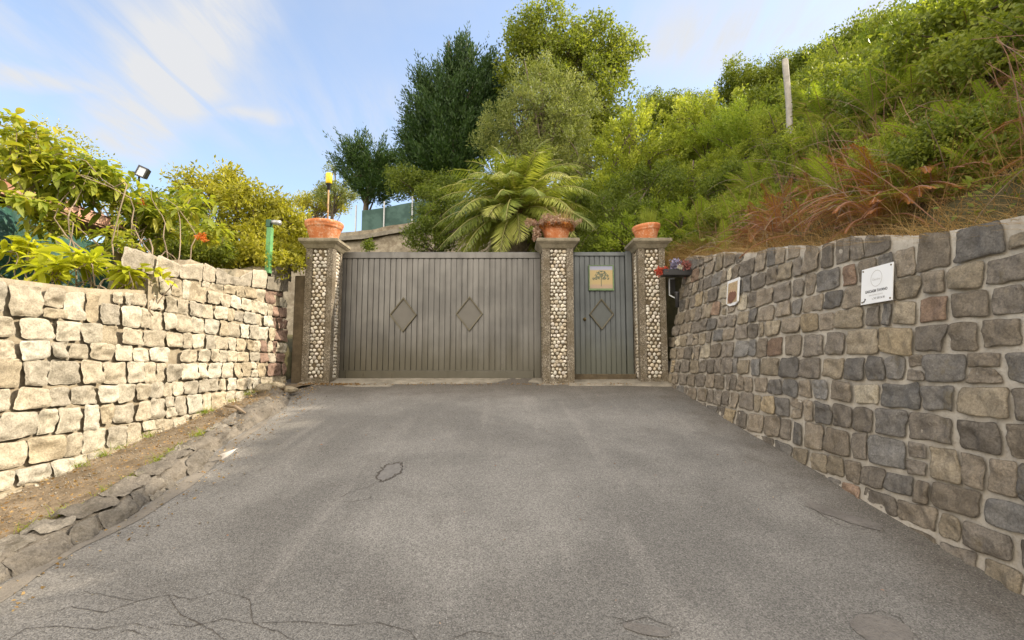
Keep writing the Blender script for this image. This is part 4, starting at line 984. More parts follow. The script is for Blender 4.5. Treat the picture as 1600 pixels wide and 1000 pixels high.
def f_tarp(K, b, co, out):
    n = K.noise(co, 3.5, 5, .6, 1.0); c = K.mix(K.mr(n, .4, .65), (.010, .05, .034), (.022, .095, .065)); c = K.mix(K.mr(K.noise(co, 14, 3), .6, .72, 0, .3), c, (.16, .26, .22))
    setp(K, b, c=c, r=.55, n=K.bump(n, .8, .05))
M['tarp'] = mat('green tarpaulin', f_tarp)
tz = np.linspace(0, 1, 24); ty = np.linspace(3.6, 7.3, 50); TY, TZ = np.meshgrid(ty, tz, indexing='ij')
Z = (ze - .32 + .05 * np.sin(TY * 2.6)) * (1 - TZ) + .35 * TZ; X = -5.72 + .05 * np.sin(TY * 7 + TZ * 3) * TZ + .06 * fbm(np.stack([TY, TZ * 2, TY * 0], -1), 1.6, 3, 4) - .3 * (1 - TZ) ** 3
n = 24; ii = (np.arange(49)[:, None] * n + np.arange(n - 1)[None]).ravel(); npmesh('tarpaulin', np.stack([X, TY, Z], -1).reshape(-1, 3), np.stack([ii, ii + 1, ii + n + 1, ii + n], 1), M['tarp'], sh, smooth=True)

# ---------------------------------------------------------------- left plants
def stems(mb, base, tips, r0=.018, r1=.006, wob=.4):
    for t_ in tips: limb(mb, base, t_, r0, r1, wob, 7, 6)
def leafy(name, label, cat, base, E, nclump, per, leaf, mkey, aspect, droop, rad=.12, stemm='twig', nstem=12, group=None, seedoff=0, extra=None, r0=.010):
    """plant with big modelled leaves set in whorls at the ends of its stems"""
    root = empty(name, base, label, cat, group); C = ellip_points(E, nclump, .55); idx = np.repeat(np.arange(nclump), per); n = len(idx)
    d = rdir(n); d[:, 2] = d[:, 2] * .6 + .1; Pp = C[idx] + d * rad * rng.random((n, 1)); S = leaf * (.55 + .7 * rng.random(n))
    V, F = big_leaf_arrays(Pp, d, S, aspect, droop); rnd = np.repeat(rng.random(n), 15); cl = np.repeat(rng.random(nclump)[idx], 15)
    npmesh('foliage', V, F, M[mkey], root, {'rnd': rnd, 'cl': cl})
    mb = MB(); b0 = np.array(base, float)
    for k in rng.choice(nclump, min(nstem, nclump), replace=False): limb(mb, b0 + rng.normal(size=3) * .06, C[k], r0, .003, 1.3, 12, 6)
    for k in range(nclump):
        if random.random() < .35:
            j = int(np.argmin(np.linalg.norm(C - C[k] + (0, 0, .3), axis=1))); limb(mb, C[j], C[k], .005, .002, 1.2, 5, 5)
    mb.build('stems', M[stemm], root, True)
    return root
def E_px(L_):
    """ellipsoids given by their centre pixel, radii in photo pixels and depth"""
    o = []
    for px, py, rx, rz, Y, ry in L_: c = at(px, py, Y); k = Y / FPX; o.append((*c, rx * k, ry, rz * k))
    return o
leafy('loquat_shrub', 'tall open shrub with large drooping yellow-green leaves over the shed roof', 'shrub', (-3.98, 5.2, .6), E_px([(60, 255, 70, 50, 5.2, .5), (115, 290, 70, 42, 5.4, .5), (185, 300, 50, 40, 5.6, .4), (40, 210, 36, 26, 5.0, .3), (150, 262, 26, 20, 5.5, .3), (60, 320, 40, 14, 5.0, .3), (130, 385, 40, 24, 5.6, .2)]), 230, 8, .135, 'l_loquat', .42, .45, .07, 'twig', 6)
V_ = tree('dense_shrub', 'fine-leaved golden shrub at the left edge behind the drooping leaves', 'shrub', (-6.0, 8.2, .4), E_px([(60, 262, 80, 62, 8.4, .8), (-20, 240, 70, 60, 8.4, .8), (160, 290, 50, 40, 8.4, .6)]), 90, .26, 150, .055, 'l_hedge', .05, None, limbs=12)
leafy('broadleaf_shrub', 'leaning shrub with hanging oval leaves and bare stems beside the block wall end', 'shrub', (-3.95, 5.35, .75), E_px([(230, 335, 50, 36, 6.0, .4), (290, 330, 50, 40, 6.2, .4), (220, 355, 40, 30, 6.0, .3), (320, 365, 45, 25, 6.1, .3)]), 130, 7, .13, 'l_loquat', .40, .5, .07, 'twig', 6)
tree('hedge_shrub', 'rounded golden-green shrub behind the block wall, near the green post', 'shrub', (-4.75, 8.2, .45), E_px([(345, 305, 50, 42, 8.3, .6), (390, 330, 60, 50, 8.3, .6), (300, 310, 42, 42, 8.3, .5), (430, 350, 45, 40, 8.2, .5)]), 110, .22, 120, .07, 'l_hedge', .05, limbs=14)
tree('hedge_shrub', 'lower yellow-green shrub directly behind the left pillar', 'shrub', (-4.2, 8.7, .45), E_px([(450, 365, 40, 40, 8.8, .45), (400, 380, 60, 30, 7.9, .35), (330, 385, 70, 26, 7.6, .35), (470, 385, 26, 26, 8.6, .3), (430, 400, 60, 20, 8.0, .3), (350, 400, 50, 20, 7.8, .3), (390, 402, 90, 22, 7.6, .3), (290, 395, 60, 26, 7.4, .3)]), 150, .18, 120, .065, 'l_hedge', .04, limbs=10)
tree('hedge_shrub', 'dull green shrub filling the gap between shed and block wall', 'shrub', (-5.0, 6.9, .45), E_px([(265, 350, 60, 50, 7.4, .5), (230, 385, 40, 30, 7.0, .4), (300, 385, 60, 30, 7.0, .4)]), 70, .2, 150, .05, 'l_decid', .04, limbs=10)
for i, (px, py, lb) in enumerate(((90, 418, 'leftmost low plant with long bright pointed leaves on the left wall top'), (130, 405, 'tallest spiky bright-leaved plant in front of the tarpaulin'), (190, 422, 'bright pointed-leaf plant near the step in the left wall'), (40, 395, 'yellow-green leafy plant at the very left edge above the wall'), (235, 438, 'small sprig with a few rounded leaves at the wall step'))):
    Yp = 4.6 + .1 * i; c = at(px, py, Yp); Yp_b = (c[0], Yp, .55)
    leafy('lance_leaf_plant', lb, 'plant', Yp_b, [(c[0], Yp, c[2], .16 + .05 * (i in (0, 3)), .14, .15)], (9, 8, 7, 16, 3)[i], 8, (.20, .22, .19, .17, .12)[i], 'l_broad', .30 if i < 4 else .5, .25, .03, 'twig', 6, r0=.008)
V, F, at_ = clump_leaves(np.stack([rng.uniform(-5.6, -3.95, 260), rng.uniform(2.6, 5.0, 260), .5 + .12 * rng.random(260)], 1), np.full(260, .12), 60, .045)
tag(npmesh('ground_cover', V, F, M['l_hedge'], None, at_), 'low leafy ground cover behind the left wall', 'ground cover', kind='stuff')
leafy('broadleaf_shrub', 'dense green leafy shrub in front of the lean-to roof, under the drooping leaves', 'shrub', (-4.3, 5.0, .5), E_px([(95, 350, 50, 26, 5.3, .3), (175, 370, 40, 30, 5.3, .25), (60, 330, 40, 24, 5.2, .3)]), 75, 7, .10, 'l_loquat', .42, .45, .07, 'twig', 4)
# orange blooms caught in the hedge
for px, py, lb in ((315, 370, 'orange withered bloom hanging low in the golden hedge'), (220, 318, 'orange withered bloom in the leaning shrub')):
    c = at(px, py, 5.75); V, F, at_ = clump_leaves(np.array([c + rng.normal(size=3) * .02 for _ in range(5)]), np.full(5, .024), 26, .028, aspect=.6); tag(npmesh('orange_bloom', V, F, M['l_orange'], None, at_), lb, 'flower')

# ---------------------------------------------------------------- behind the gate
# terrace wall with rubble face, ledge and mesh fence
tw = empty('terrace_wall', (-3.5, 16, .5), 'rough rubble terrace wall with a concrete ledge seen above the wide gate', 'wall')
ztw = lambda x: float(np.interp(x, [-9, -4.9, -3.4, 3], [4.15, 4.45, 4.72, 5.3]))
xs_ = np.arange(-9, 3.1, .12); tt = np.linspace(0, 1, 40); SS, TT = np.meshgrid(xs_, tt); tp = np.array([ztw(x) for x in xs_]); Z = .2 + (tp - .2)[None] * TT
Yy = 15.9 - 1.5 * (1 - TT) ** 1.2 - .12 * np.abs(fbm(np.stack([SS, Z, SS * 0], -1), 2.4, 4, 3)) ; n = len(xs_)
ii = (np.arange(39)[:, None] * n + np.arange(n - 1)[None]).ravel(); Vw = np.stack([SS, Yy, Z], -1).reshape(-1, 3); npmesh('rubble_face', Vw, np.stack([ii, ii + 1, ii + n + 1, ii + n], 1), M['rubble'], tw, smooth=True)
V = []; 
for x in xs_:
    z = ztw(x); V += [(x, 15.62, z - .34), (x, 15.62, z - .20), (x, 15.9, z - .12), (x, 15.88, z), (x, 16.4, z)]
F = [(i * 5 + j, (i + 1) * 5 + j, (i + 1) * 5 + j + 1, i * 5 + j + 1) for i in range(len(xs_) - 1) for j in range(4)]; npmesh('ledge', np.array(V), F, M['conc'], tw)
fe = empty('mesh_fence', (-3.5, 16.1, 4.5), 'dark green windbreak mesh fence on thin steel posts along the terrace', 'fence')
def f_mesh(K, b, co, out):
    n = K.noise(co, 2.5, 3); setp(K, b, c=K.mix(K.mr(n, .4, .6), (.030, .075, .062), (.055, .115, .098)), r=.75, n=K.bump(n, .3, .05))
M['netting'] = mat('green windbreak', f_mesh)
V = []; F = []; xs2 = np.arange(-5.1, 0.5, .1)
for i, x in enumerate(xs2):
    z = ztw(x); y = 16.15 + .02 * math.sin(x * 4)
    V += [(x, y, z - .02), (x, y, z + .80 - .03 * abs(math.sin(x * 3.3))), (x, y + .012, z + .80), (x, y + .012, z - .02)]
F = [(i * 4 + j, (i + 1) * 4 + j, (i + 1) * 4 + (j + 1) % 4, i * 4 + (j + 1) % 4) for i in range(len(xs2) - 1) for j in range(4)]; npmesh('netting', np.array(V), F, M['netting'], fe)
for px in (556, 600, 644, 690):
    x = at(px, 340, 16.1)[0]; mb = MB(); mb.tube([(x, 16.1, ztw(x) - .1), (x, 16.1, ztw(x) + .98)], .028, 8); mb.build('post', M['galv'], fe)

# palm with arching fronds
def palm(base, label):
    root = empty('palm_tree', (base[0], base[1], float(H(base[0], base[1]))), label, 'tree'); z0 = float(H(base[0], base[1]))
    mb = MB(); mb.tube([(base[0], base[1], z0 - .2), (base[0], base[1], z0 + 1.0), tuple(base)], [.26, .24, .27], 14)
    for k in range(60):
        a = k * 2.4; z = z0 + .3 + (base[2] - z0) * k / 60; mb.tube([(base[0] + .22 * math.cos(a), base[1] + .22 * math.sin(a), z), (base[0] + .34 * math.cos(a), base[1] + .34 * math.sin(a), z + .14)], [.05, .02], 5)
    mb.build('trunk', M['bark'], root, True)
    VV = []; FF = []; RN = []; CL = []; o = 0; mr_ = MB()
    nf = 84
    for k in range(nf):
        az = k * 2.39996 + rng.normal() * .12; el = R(89 - 104 * (k / nf) ** 1.15 + rng.normal() * 4); L = rng.uniform(1.9, 2.35) * (.85 if k < 8 else 1); m = 34; drp = rng.uniform(.8, 1.2)
        d = np.array((math.cos(az) * math.cos(el), math.sin(az) * math.cos(el), math.sin(el))); pts = [np.array(base, float)]; cur = d.copy()
        for j in range(m):
            cur = cur + np.array((0, 0, -1.)) * (2.1 * drp / m) * (.45 + .9 * j / m) + np.array((math.cos(az), math.sin(az), 0)) * .02; cur /= np.linalg.norm(cur); pts.append(pts[-1] + cur * L / m)
        pts = np.array(pts); mr_.tube(pts[::3], np.linspace(.018, .004, len(pts[::3])), 5)
        side = unit(np.cross(pts[1:] - pts[:-1], (0, 0, 1.) + rng.normal(size=3) * .25))
        upv = np.cross(side, unit(pts[1:] - pts[:-1]))
        tn = unit(pts[1:] - pts[:-1]); P_ = []; A_ = []; S_ = []; Sd = []
        for j in range(3, m):
            for q in (0, .5):
                t_ = (j + q) / m; ll = .42 * math.sin(math.pi * min(1, .12 + t_ * .93)) ** .6 + .03
                for sg_ in (-1, 1):
                    P_.append(pts[j] + tn[j] * L / m * q); A_.append(side[j] * sg_ * .9 + tn[j] * .75 + upv[j] * -.25 + np.array((0, 0, -.35)) + rng.normal(size=3) * .13); S_.append(ll); Sd.append(upv[j])
        V, F = leaf_arrays(np.array(P_), np.array(A_), np.array(S_), .068, .0, np.array(Sd)); VV.append(V); FF.append(F + o); o += len(V)
        c = rng.random() ** 2.2; RN.append(np.repeat(.25 + .5 * rng.random(len(P_)), 4)); CL.append(np.full(len(P_) * 4, 1.0 if rng.random() < .10 else c))
    npmesh('crown', np.concatenate(VV), np.concatenate(FF), M['l_palm'], root, {'rnd': np.concatenate(RN), 'cl': np.concatenate(CL)}); mr_.build('frond_stalks', M['palmstalk'], root, True)
    mb = MB()
    for k in range(70):
        a = rng.random() * 6.28; e = rng.uniform(.4, 1.2); L = rng.uniform(.3, .8); q = np.array(base) + (math.cos(a) * .15, math.sin(a) * .15, -.1); mb.tube([q, q + np.array((math.cos(a) * math.cos(e), math.sin(a) * math.cos(e), math.sin(e))) * L], [.014, .006], 5)
    mb.build('old_leaf_bases', M['redtwig'], root)
M['palmstalk'] = simple('frond stalk', (.32, .30, .10), .5)
pb = at(806, 338, 10.9); palm(pb, 'feathery date palm with arching yellow-tipped fronds directly behind the wide gate')

def gtree(name, label, cat, px, Y, E, *a, **k):
    x = at(px, 300, Y)[0]; return tree(name, label, cat, (x, Y, float(H(x, Y))), E_px(E), *a, **k)
gtree('conifer_tree', 'big dark green conifer with jagged edges, left of the tall pale tree', 'tree', 705, 18.5, [(700, 225, 70, 70, 18.5, 1.5), (718, 150, 56, 66, 18.5, 1.2), (664, 190, 30, 62, 18.3, .9), (765, 160, 36, 80, 18.5, 1.2), (690, 268, 66, 34, 18.2, 1.3), (720, 96, 26, 24, 18.5, .7), (722, 74, 15, 18, 18.5, .4), (650, 235, 22, 40, 18.2, .6), (668, 130, 18, 24, 18.3, .5)], 680, .42, 110, .15, 'l_conifer', .22, up=.3, out=1.0, aspect=.28, shell=.36, hollow=.5, stretch=1.0)
gtree('pine_tree', 'small round dark pine with feathery branches behind the mesh fence', 'tree', 575, 20, [(572, 258, 44, 38, 20, 1.1), (600, 270, 38, 34, 20, 1.0), (545, 252, 22, 20, 20, .7), (590, 296, 45, 18, 19.5, .9)], 170, .36, 110, .14, 'l_conifer', .16, out=1.1, up=.1, aspect=.26, stretch=1.1)
gtree('deciduous_tree', 'tallest tree, broad green crown rising to the top of the picture', 'tree', 890, 17.5, [(890, 130, 90, 90, 17.5, 1.8), (870, 60, 76, 48, 17.5, 1.4), (940, 80, 46, 54, 17.3, 1.2), (820, 60, 38, 44, 17.5, 1.0), (950, 170, 40, 60, 17.3, 1.2), (880, 220, 90, 50, 17.5, 1.5), (968, 90, 34, 44, 17.3, .9), (985, 70, 16, 16, 17.3, .5), (800, 110, 34, 50, 17.5, .9), (975, 215, 34, 44, 17, .9), (930, 255, 50, 40, 17, 1.0), (810, 250, 60, 50, 17.5, 1.0)], 520, .40, 120, .105, 'l_decid', .25, limbs=60, aspect=.6, shell=.3)
gtree('olive_tree', 'silvery olive-green tree in front of the tallest tree, above the palm', 'tree', 850, 13.6, [(850, 190, 72, 70, 13.6, 1.2), (835, 130, 42, 40, 13.6, .8), (790, 190, 34, 44, 13.5, .7), (880, 240, 50, 50, 13.5, .9), (760, 215, 26, 30, 13.4, .5), (900, 160, 40, 50, 13.6, .8), (830, 250, 60, 40, 13.3, .7), (905, 285, 40, 36, 13.2, .6)], 430, .22, 95, .075, 'l_olive', .14, limbs=50, up=.4, aspect=.34, shell=.4)
gtree('leafy_shrub', 'fresh green shrub between the terrace wall and the palm', 'shrub', 680, 12.5, [(678, 330, 34, 45, 12.5, .7), (704, 300, 30, 26, 12.5, .6), (670, 370, 36, 34, 12.3, .6), (712, 350, 34, 40, 12.4, .6)], 160, .2, 130, .06, 'l_green', .06)
gtree('leafy_shrub', 'shrub filling the dark space under the palm fronds on its right', 'shrub', 890, 12.0, [(890, 330, 50, 50, 12, .8), (930, 340, 40, 50, 12, .8), (850, 350, 40, 40, 12.5, .6)], 170, .22, 120, .06, 'l_green', .06)
gtree('leafy_shrub', 'shrub behind the narrow door, left of the right-hand bowl', 'shrub', 960, 10.6, [(960, 350, 50, 50, 10.8, .7), (930, 385, 40, 25, 10.3, .5), (985, 375, 40, 30, 10.3, .5)], 150, .2, 130, .05, 'l_green', .06)
gtree('lime_shrub', 'tall lime-green shrub on the slope between the palm and the hillside', 'shrub', 985, 13, [(985, 225, 46, 45, 13, .9), (1010, 190, 34, 26, 13, .7), (960, 260, 40, 40, 12.8, .8), (1020, 250, 45, 45, 12.8, .8), (950, 300, 40, 40, 12.5, .8)], 210, .22, 95, .075, 'l_lime', .08, out=.9, stretch=.4)
gtree('lime_shrub', 'broad sunlit lime-green shrub left of the wooden post', 'shrub', 1100, 13.5, [(1090, 190, 50, 36, 13.5, .9), (1140, 185, 46, 34, 13.5, .9), (1060, 220, 40, 36, 13.2, .8), (1120, 230, 60, 36, 13, .9)], 190, .22, 95, .075, 'l_lime', .08, out=.9, stretch=.4)
gtree('leafy_shrub', 'deep green shrub above the right-hand bowl, below the lime-green shrubs', 'shrub', 1000, 11.3, [(985, 300, 50, 40, 11.3, .7), (1040, 300, 46, 46, 11, .7), (1010, 345, 60, 30, 10.6, .6)], 150, .2, 110, .06, 'l_green', .06)
gtree('distant_shrub', 'round olive-green shrub on the skyline left of the torch', 'shrub', 482, 26, [(482, 322, 32, 18, 26, .9), (515, 318, 30, 18, 26, .9)], 60, .35, 120, .11, 'l_hedge', .1)
gtree('slender_tree', 'thin pale young tree on the skyline behind the torch', 'tree', 515, 24, [(512, 300, 22, 26, 24, .7), (516, 262, 7, 16, 24, .2), (540, 300, 22, 24, 24, .6)], 60, .25, 70, .10, 'l_olive', .07)
gtree('leafy_shrub', 'green shrub behind the mesh fence, under the big conifer', 'shrub', 660, 17.4, [(640, 285, 40, 24, 17.4, .8), (690, 300, 40, 26, 17.3, .8)], 90, .3, 120, .09, 'l_green', .1)
p = at(578, 384, 14.2); tree('small_plant', 'small green plant growing low on the rubble terrace wall', 'plant', (p[0], 14.3, p[2] - .2), [(*p, .14, .1, .12)], 12, .12, 45, .07, 'l_green', .012, limbs=5)

# ---------------------------------------------------------------- hillside on the right
# wooden post
p = at(1235, 236, 9.0); q = at(1235, 93, 9.0); wp = MB(); wp.tube([(p[0], 9, p[2] - .8), (p[0], 9, p[2]), (p[0] + .02, 9, (p[2] + q[2]) / 2), (p[0] - .005, 9, q[2] - .03), (p[0] - .005, 9, q[2])], [.065, .062, .056, .056, .045], 10)
V = np.array(wp.v); V[:, :2] += (fbm(V * (8, 8, 2), 1.0, 3)[:, None] * .012); tag(npmesh('wooden_post', V, wp.f, M['post'], None, smooth=True, loc=(p[0], 9, p[2])), 'weathered grey wooden post standing in the shrubs on the hillside', 'post')

def proto_shrub(name, E, nclump, rad, per, leaf, mkey, **kw):
    root = tree(name, 'x', 'shrub', (0, 0, 0), E, nclump, rad, per, leaf, mkey, trunk_r=.05, limbs=14, **kw); return root
def H1(x, y): return float(H(x, y))
used = set()
def zone(x, y):
    px = 800 + 760 * x / y
    a = 'behind the narrow door' if px < 1060 else 'above the votive plaque' if px < 1170 else 'left of the wooden post' if px < 1235 else 'right of the wooden post' if px < 1330 else 'above the white sign' if px < 1440 else 'near the right edge of the view' if px < 1700 else 'beyond the right edge of the view'
    b = 'close above the wall' if y < 5 and x < 4.6 else 'on the lower bank' if y < 8 else 'halfway up the slope' if y < 13 else 'near the crest of the hill'
    return b + ', ' + a
def place(protos, x, y, s, label, group, zoff=0.0):
    label = label + ' ' + zone(x, y); k = random.randrange(len(protos)); pr = protos[k]; z = H1(x, y) + zoff; rz = random.random() * 6.28
    if id(pr) not in used:
        used.add(id(pr)); pr.location = (x, y, z); pr.rotation_euler = (0, 0, rz); pr.scale = (s,) * 3; pr['label'] = label; pr['group'] = group; return pr
    return copy_tree(pr, (x, y, z), rz, s, label, group)
lime = [proto_shrub('broom_shrub', [(0, 0, .7, .8, .8, .55), (.3, .2, 1.0, .45, .45, .4), (-.35, -.1, .8, .5, .5, .5)], 80, .19, 62, .072, m, up=.15, out=.9, aspect=.36, stretch=.5) for m in ('l_lime', 'l_lime', 'l_fernlit')]
mid = [proto_shrub('hill_shrub', [(0, 0, .8, .85, .85, .6), (.35, -.2, 1.1, .5, .5, .45)], 80, .24, 75, .075, m, aspect=.55) for m in ('l_green', 'l_decid', 'l_decid')]
trees_ = [proto_shrub('hill_tree', [(0, 0, 2.2, 1.3, 1.3, 1.0), (.5, .3, 2.9, .8, .8, .7), (-.7, 0, 2.4, .8, .8, .7)], 150, .36, 100, .10, m, aspect=.55) for m in ('l_decid', 'l_green')]
LB = dict(a=('lime-green fine-leaved shrub', 'lime green shrubs on the hillside'), b=('mid-green leafy shrub', 'green shrubs on the hillside'), c=('small round-crowned tree', 'trees on the hill skyline'))
pts_ = []
def far_enough(x, y, d): 
    for a, b in pts_:
        if (a - x) ** 2 + (b - y) ** 2 < d * d: return False
    pts_.append((x, y)); return True
cnt = 0
for _ in range(4000):
    y = random.uniform(1.5, 21); x = random.uniform(3.6, 15)
    if y > 9.5 and random.random() < .4: x = random.uniform(1.2, 8)
    if x / max(y, 1) > 1.7 or x < 3.5 and y < 9.5: continue
    if (x - 5.1) ** 2 + (y - 9) ** 2 < .5: continue
    low = (x - 3.1) < 1.7 and y < 9.5      # fern and bracken belt just above the wall
    if low or not far_enough(x, y, .80 if y < 12 else 1.1): continue
    front = (x - 5.2) / max(y, .1)
    s = random.uniform(.7, 1.05) * (1 if y < 12 else 1.35)
    if y < 10 and 3.1 < x < 6.2: s *= .9
    k = 'a' if random.random() < .72 else 'b'
    place(lime if k == 'a' else mid, x, y, s, *LB[k], zoff=-.15); cnt += 1
    if cnt > 150: break
for i in range(46):
    y = random.uniform(3.0, 9.0); x = 3.55 + random.random() * 1.5
    if y < 6.6 and x < 4.3 and i % 3: continue
    place(mid if i % 2 else lime, x, y, random.uniform(.30, .48), *(LB['b'] if i % 2 else LB['a']), zoff=-.05)
pts_ = []
for px, py, Y, s in ((1040, 150, 20, .9), (1150, 118, 19, .85), (1200, 105, 18, .7), (1090, 140, 21, .7), (1300, 75, 17, .9), (1350, 40, 15, 1.0), (1420, 20, 13, .9), (1250, 95, 18, .8), (1480, 0, 12, .9), (1540, -30, 12, 1.0)):
    x = at(px, py, Y)[0]; zt_ = at(px, py, Y)[2]; place(trees_, x, Y, s, *LB['c'], zoff=max(min(zt_ - 3.2 * s - H1(x, Y), .6), -1.6))

# ferns: a shared frond mesh, several fronds to a plant
def frond_arrays(L, az, el, curl, npair=17, w0=.20, asp=.42):
    pts = [np.zeros(3)]; cur = np.array((math.cos(az) * math.cos(el), math.sin(az) * math.cos(el), math.sin(el)))
    for j in range(npair): cur = cur + np.array((0, 0, -curl / npair)); cur /= np.linalg.norm(cur); pts.append(pts[-1] + cur * L / npair)
    pts = np.array(pts); tn = unit(pts[1:] - pts[:-1]); sd = unit(np.cross(tn, (0, 0, 1.))); up = np.cross(sd, tn); P_ = []; A_ = []; S_ = []; N_ = []
    for j in range(2, npair):
        t = j / npair; pl = L * w0 * (math.sin(math.pi * min(1, (t * 1.0) ** .75)) * .95 + .06)
        for s in (-1, 1):
            pd = unit(sd[j] * s + tn[j] * .35 - up[j] * .12); m = 7
            for q in range(m):
                b = pts[j] + pd * pl * (q + .3) / m; ll = L * .040 * (1 - .7 * q / m)
                for s2 in (-1, 1): P_.append(b); A_.append(tn[j] * s2 + pd * .6); S_.append(ll); N_.append(up[j])
            P_.append(pts[j]); A_.append(pd); S_.append(pl * 1.02); N_.append(up[j])
    V, F = leaf_arrays(np.array(P_), np.array(A_), np.array(S_), asp, 0.0, np.array(N_))
    # long pinna midribs are thin
    V = V.reshape(-1, 4, 3); big = np.array(S_) > L * .045; c = (V[:, 1] + V[:, 3]) / 2; V[big, 1] = c[big] + (V[big, 1] - c[big]) * .12; V[big, 3] = c[big] + (V[big, 3] - c[big]) * .12
    return V.reshape(-1, 3), F, len(P_), pts
def fern_proto(name, mk, stalk, nf=7, L=.75, curl=1.2, drop=0.0, lab='x', **fk):
    root = empty(name, (0, 0, 0), lab, 'fern'); VV = []; FF = []; R_ = []; C2 = []; o = 0; mb = MB()
    for k in range(nf):
        V, F, n, pts = frond_arrays(L * rng.uniform(.7, 1.15), k * 2.4 + rng.normal() * .3, R(rng.uniform(25, 75)) - drop, curl * rng.uniform(.7, 1.3), **fk); VV.append(V); FF.append(F + o); o += len(V); R_.append(np.repeat(rng.random(n) * .6 + .2, 4)); C2.append(np.full(n * 4, rng.random())); mb.tube(pts[::2], .0045, 4)
    npmesh('fronds', np.concatenate(VV), np.concatenate(FF), M[mk], root, {'rnd': np.concatenate(R_), 'cl': np.concatenate(C2)}); mb.build('stalks', M[stalk], root)
    return root
fern_g = [fern_proto('fern', 'l_fern', 'redtwig'), fern_proto('fern', 'l_fern', 'redtwig', 6, .9, 1.5), fern_proto('fern', 'l_fernlit', 'redtwig', 7, .8, 1.0)]
fern_b = [fern_proto('dead_bracken', 'l_bracken', 'redtwig', 8, .62, 1.3, .1, asp=.2, w0=.17), fern_proto('dead_bracken', 'l_bracken', 'redtwig', 9, .58, 1.6, .0, asp=.2, w0=.15)]
for i in range(240):
    y = random.uniform(1.6, 9.3); x = 3.25 + random.random() ** .8 * 3.2
    if 4.2 < y < 7.6 and x < 4.0 and random.random() < .4: continue
    if (x - 5.1) ** 2 + (y - 9) ** 2 < .4: continue
    if x > 4.9 and random.random() < .5: continue
    if 1195 < 800 + 760 * x / y < 1275 and y > 5.5: continue
    place(fern_g, x, y, random.uniform(.55, 1.0), 'green fern with arching fronds', 'green ferns on the bank', zoff=.0 if x < 4.6 else .45)
for i in range(95):
    y = random.uniform(2.4, 7.6); x = 3.2 + random.random() * (1.7 if y > 4 else 1.0)
    if random.random() < .25 and x > 4.2 or (800 + 760 * x / y > 1480 and random.random() < .6) or (800 + 760 * x / y < 1180 and random.random() < .75): continue
    place(fern_b, x, y, random.uniform(.75, 1.2), 'rust-brown drooping dead bracken', 'dead bracken on the bank', zoff=.12)
# undergrowth over the whole slope
def scatter(n, xr, yr, f=None):
    x = rng.uniform(*xr, n); y = rng.uniform(*yr, n)
    if f is not None: k = f(x, y); x, y = x[k], y[k]
    return np.stack([x, y, H(x, y)], 1)
Pg = scatter(1500, (3.3, 16), (1, 20), lambda x, y: x / np.maximum(y, 1) < 2.2); V, F, at_ = clump_leaves(Pg + (0, 0, .12), np.full(len(Pg), .33), 90, .05, flat=.6, up=.3)
tag(npmesh('undergrowth', V, F, M['l_green'], None, at_), 'dense green undergrowth covering the right hillside', 'undergrowth', kind='stuff')
Pg = scatter(900, (-2, 4), (9.6, 15.5)); V, F, at_ = clump_leaves(Pg + (0, 0, .12), np.full(len(Pg), .3), 30, .08, flat=.6, up=.3)
tag(npmesh('undergrowth', V, F, M['l_green'], None, at_), 'green undergrowth on the slope behind the narrow door', 'undergrowth', kind='stuff')
def grass_strip(name, label, Pb, L, wd, mk, lean=(0, 0, 0), spread=.6, curve=.5):
    n = len(Pb); d = rdir(n) * spread + np.array(lean); d[:, 2] = np.abs(d[:, 2]) + .8; d = unit(d); LL = L * (.3 + rng.random(n) ** 1.5); sd = unit(np.cross(d, rdir(n))); V = []; k = 5
    for j in range(k):
        t = j / (k - 1); c = Pb + d * (LL * t)[:, None]; c[:, :2] += d[:, :2] * (LL * curve * t * t)[:, None]; c[:, 2] -= LL * curve * .55 * t * t; V += [c - sd * wd * (1 - .85 * t), c + sd * wd * (1 - .85 * t)]
    V = np.stack(V, 1).reshape(-1, 3); i = np.arange(n)[:, None] * 2 * k; F = np.concatenate([i + np.array([[2 * j, 2 * j + 1, 2 * j + 3, 2 * j + 2]]) for j in range(k - 1)]); rnd = np.repeat(rng.random(n), 2 * k)
    return tag(npmesh(name, V, F, M[mk], None, {'rnd': rnd, 'cl': np.repeat(rng.random(n), 2 * k)}), label, 'grass', kind='stuff')
n = 9000; y = rng.uniform(1.5, 8.6, n); x = 3.0 + rng.random(n) ** 2.0 * 1.1; Pb = np.stack([x, y, np.maximum(H(x, y), ztR(y) - .1)], 1)
grass_strip('dry_grass', 'tangled dry brown grass along the top of the right wall', Pb, .34, .0028, 'l_dry', (-.35, -.1, 0), .8, .8)
n = 2200; y = rng.uniform(2.0, 8.4, n); x = 3.1 + rng.random(n) * 2.4; Pb = np.stack([x, y, H(x, y)], 1)
grass_strip('tall_dry_stalks', 'thin straw stalks standing among the ferns', Pb, .85, .0024, 'l_dry', (-.2, -.1, .3), .35, .3)
n = 2600; x = rng.uniform(2.5, 3.3, n); y = rng.uniform(7.9, 9.2, n); Pb = np.stack([x, y, np.maximum(H(x, y), 1.6)], 1)
grass_strip('dry_grass', 'brown grass tuft behind the right pillar and planter', Pb, .42, .0035, 'l_dry', (-.3, -.2, 0), .7, .6)
